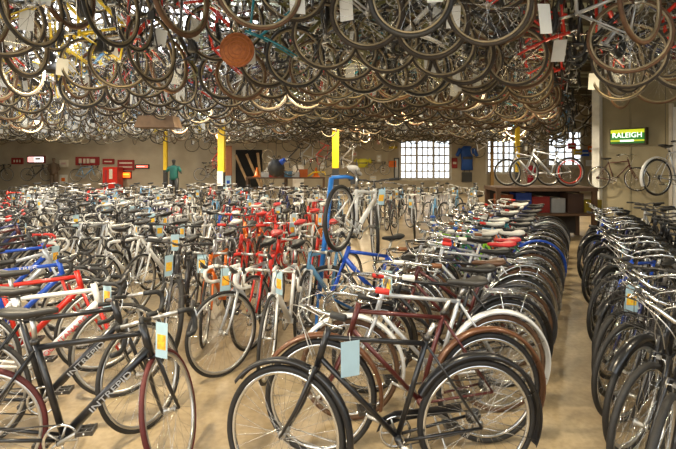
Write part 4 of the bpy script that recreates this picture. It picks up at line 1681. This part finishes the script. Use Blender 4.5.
cnt = 0
for ri, (row, near) in enumerate(rows):
    if not near:
        rest += row
        continue
    row.sort(key=lambda p: p[2])
    for j, (x, y, px, gx) in enumerate(row):
        if px < 200:
            ph = (88 - 14 * px / 200) if random.random() < .7 else 30
        elif px < 430:
            ph = 28 - 34 * (px - 200) / 230
        else:
            ph = -8 - 20 * (px - 430) / 246
        ph += random.uniform(-7, 7)
        sgn = 1 if random.random() < .5 else -1
        if abs(x - gx) < .9:
            sgn = 1 if x < gx else -1
            if random.random() < .4:
                ph += 50
        st = random.choice(['road', 'road', 'road', 'flat', 'city'])
        c_ = random.choice(hc)
        if abs(x - gx) < .9:
            c_ = random.choice(['red', 'black', 'black', 'yellow' if y > 5 else 'silver', 'black', 'silver', 'charcoal', 'maroon'])
        if px < 120:
            c_ = random.choice(['red', 'silver', 'black', 'sky', 'yellow', 'brown', 'charcoal'])
        ty = random.choice(['grey', 'tan', 'black', 'grey', 'black'] if px < 430 else ['grey', 'tan', 'tan', 'grey'])
        flip = random.random() < .22
        sp = dict(style=st, color=c_, tyre=ty, saddle='black', tape='black', fender=None, steer=random.choice([-.25, 0, 0, .25]) if not flip else 0, tag='white' if random.random() < (.7 if px < 215 else .42) else None)
        lod = 1 if cnt < 95 else 2
        o = bike(sp, lod, 'rear' if flip else 'front')
        zb = 2.48 + random.uniform(0, .16) + (.3 if random.random() < .16 else 0)
        if y < 4.2:
            zb += .12
        if px > 560:
            zb -= .12
        g0 = GEO[st]
        ln = (g0['FH'][0] - g0['RH'][0]) + 2 * R_W
        L = Vector((cos(rad(ph)), sin(rad(ph)), 0)) * sgn
        M = hang_matrix(L, (x, y), zb, flip, 1.0, g0)
        o.matrix_world = M
        tag(o, '%s hanging bike, %s from the left in the %s overhead row from the front' % (COLW.get(c_, c_), ORD[j + 1], ORD[ri + 1]), 'hanging bicycle',
            'bikes in the %s overhead row' % ORD[ri + 1])
        cnt += 1
# low-hung bikes in the rear clutter
low = [(268, 186, 19.5), (290, 176, 18.0), (303, 172, 18.6), (318, 173, 18.2), (327, 176, 17.6), (343, 176, 18.5), (347, 158, 19.5), (367, 150, 20.5), (378, 151, 20.8), (388, 152, 20.2), (250, 150, 20.4),
       (205, 150, 20.5), (192, 152, 20.9), (214, 176, 20.0), (524, 160, 17.0), (536, 158, 16.2), (548, 142, 14.5), (560, 141, 15.2), (586, 146, 14.6), (575, 140, 15.6), (478, 158, 19.8)]
for k, (px, py, Y) in enumerate(sorted(low)):
    sp = dict(style='road', color=('black', 'silver', 'red', 'charcoal', 'white')[k % 5], tyre='black', saddle='black', tape='black', fender=None, steer=0, tag='white' if k % 3 == 0 else None)
    o = bike(sp, 2, 'front')
    ph = rad(random.uniform(-30, 30))
    o.matrix_world = hang_matrix(Vector((cos(ph), sin(ph), 0)), (wx(px, Y), Y), max(.35, wz(py, Y)), False, 1.0, GEO['road'])
    mb = MB()
    mb.tube([(.9, 0, .34), (5.0 - max(.35, wz(py, Y)) - .76, 0, .34)], .006, STEEL, 4)
    mb.build('suspension_cord', o)
    tag(o, '%s bike hung low before the back wall, %s from the left among the low-hung ones' % (COLW.get(sp['color'], sp['color']), ORD[k + 1]), 'hanging bicycle', 'low-hung bikes at the rear')
print('floor bikes', len(FLOOR), 'hanging', cnt, 'rest', len(rest))

# the far hanging bikes beyond those: one mass
import numpy as np
protos = []
for (st, c_, ty) in (('road', 'black', 'grey'), ('road', 'silver', 'black'), ('flat', 'charcoal', 'grey'), ('road', 'sky', 'black'), ('city', 'white', 'tan'), ('road', 'yellow', 'grey')):
    g = GEO[st]
    mb = MB()
    m = paint(c_)
    g_frame(mb, g, st, m, 4)
    g_fork(mb, g, m, 4)
    g_saddle(mb, g, LEATHER, 4)
    g_bar(mb, g, st, TAPE['black'], 4, 2)
    for c in (P(g['RH']), P(g['FH'])):
        g_tyre(mb, c, g, TYRES[ty], 20, 4)
        R = R_W - 2 * g['tr'] + .004
        mb.arc_profile(c, R, 0, 2 * pi, [(0, -.010), (-.018, 0), (0, .010)], DULL, 20, True)
        for k in range(8):
            a = 2 * pi * k / 8
            mb.tube([c, c + Vector((R * cos(a), 0, R * sin(a)))], .002, CHROME, 3, cap=False)
    hangtag(mb, g, 'front', 1)
    protos.append((mb, g))
allm = []
V, Fc, Mi = [], [], []
off = 0
for (x, y, px, gx) in rest:
    mb, g = random.choice(protos)
    ph = random.uniform(-35, 40) + (60 if px < 200 else 0)
    L = Vector((cos(rad(ph)), sin(rad(ph)), 0)) * random.choice((-1, 1))
    M = np.array(hang_matrix(L, (x, y), 2.42 + random.uniform(0, .3), False, 1.0, g))
    v = np.array(mb.v)
    v = v @ M[:3, :3].T + M[:3, 3]
    V.append(v)
    mp = []
    for mm in mb.mats:
        if mm not in allm:
            allm.append(mm)
        mp.append(allm.index(mm))
    Fc += [[i + off for i in f] for f in mb.f]
    Mi += [mp[i] for i in mb.m]
    off += len(v)
me = bpy.data.meshes.new('far_hanging_bicycles')
me.from_pydata(np.concatenate(V).tolist(), [], Fc)
for mm in allm:
    me.materials.append(mm)
me.polygons.foreach_set('material_index', Mi)
me.update()
o = bpy.data.objects.new('far_hanging_bicycles', me)
COL.objects.link(o)
o['kind'] = 'stuff'
o['label'] = 'mass of bicycles hanging from the ceiling far towards the back wall'
o['category'] = 'hanging bicycles'
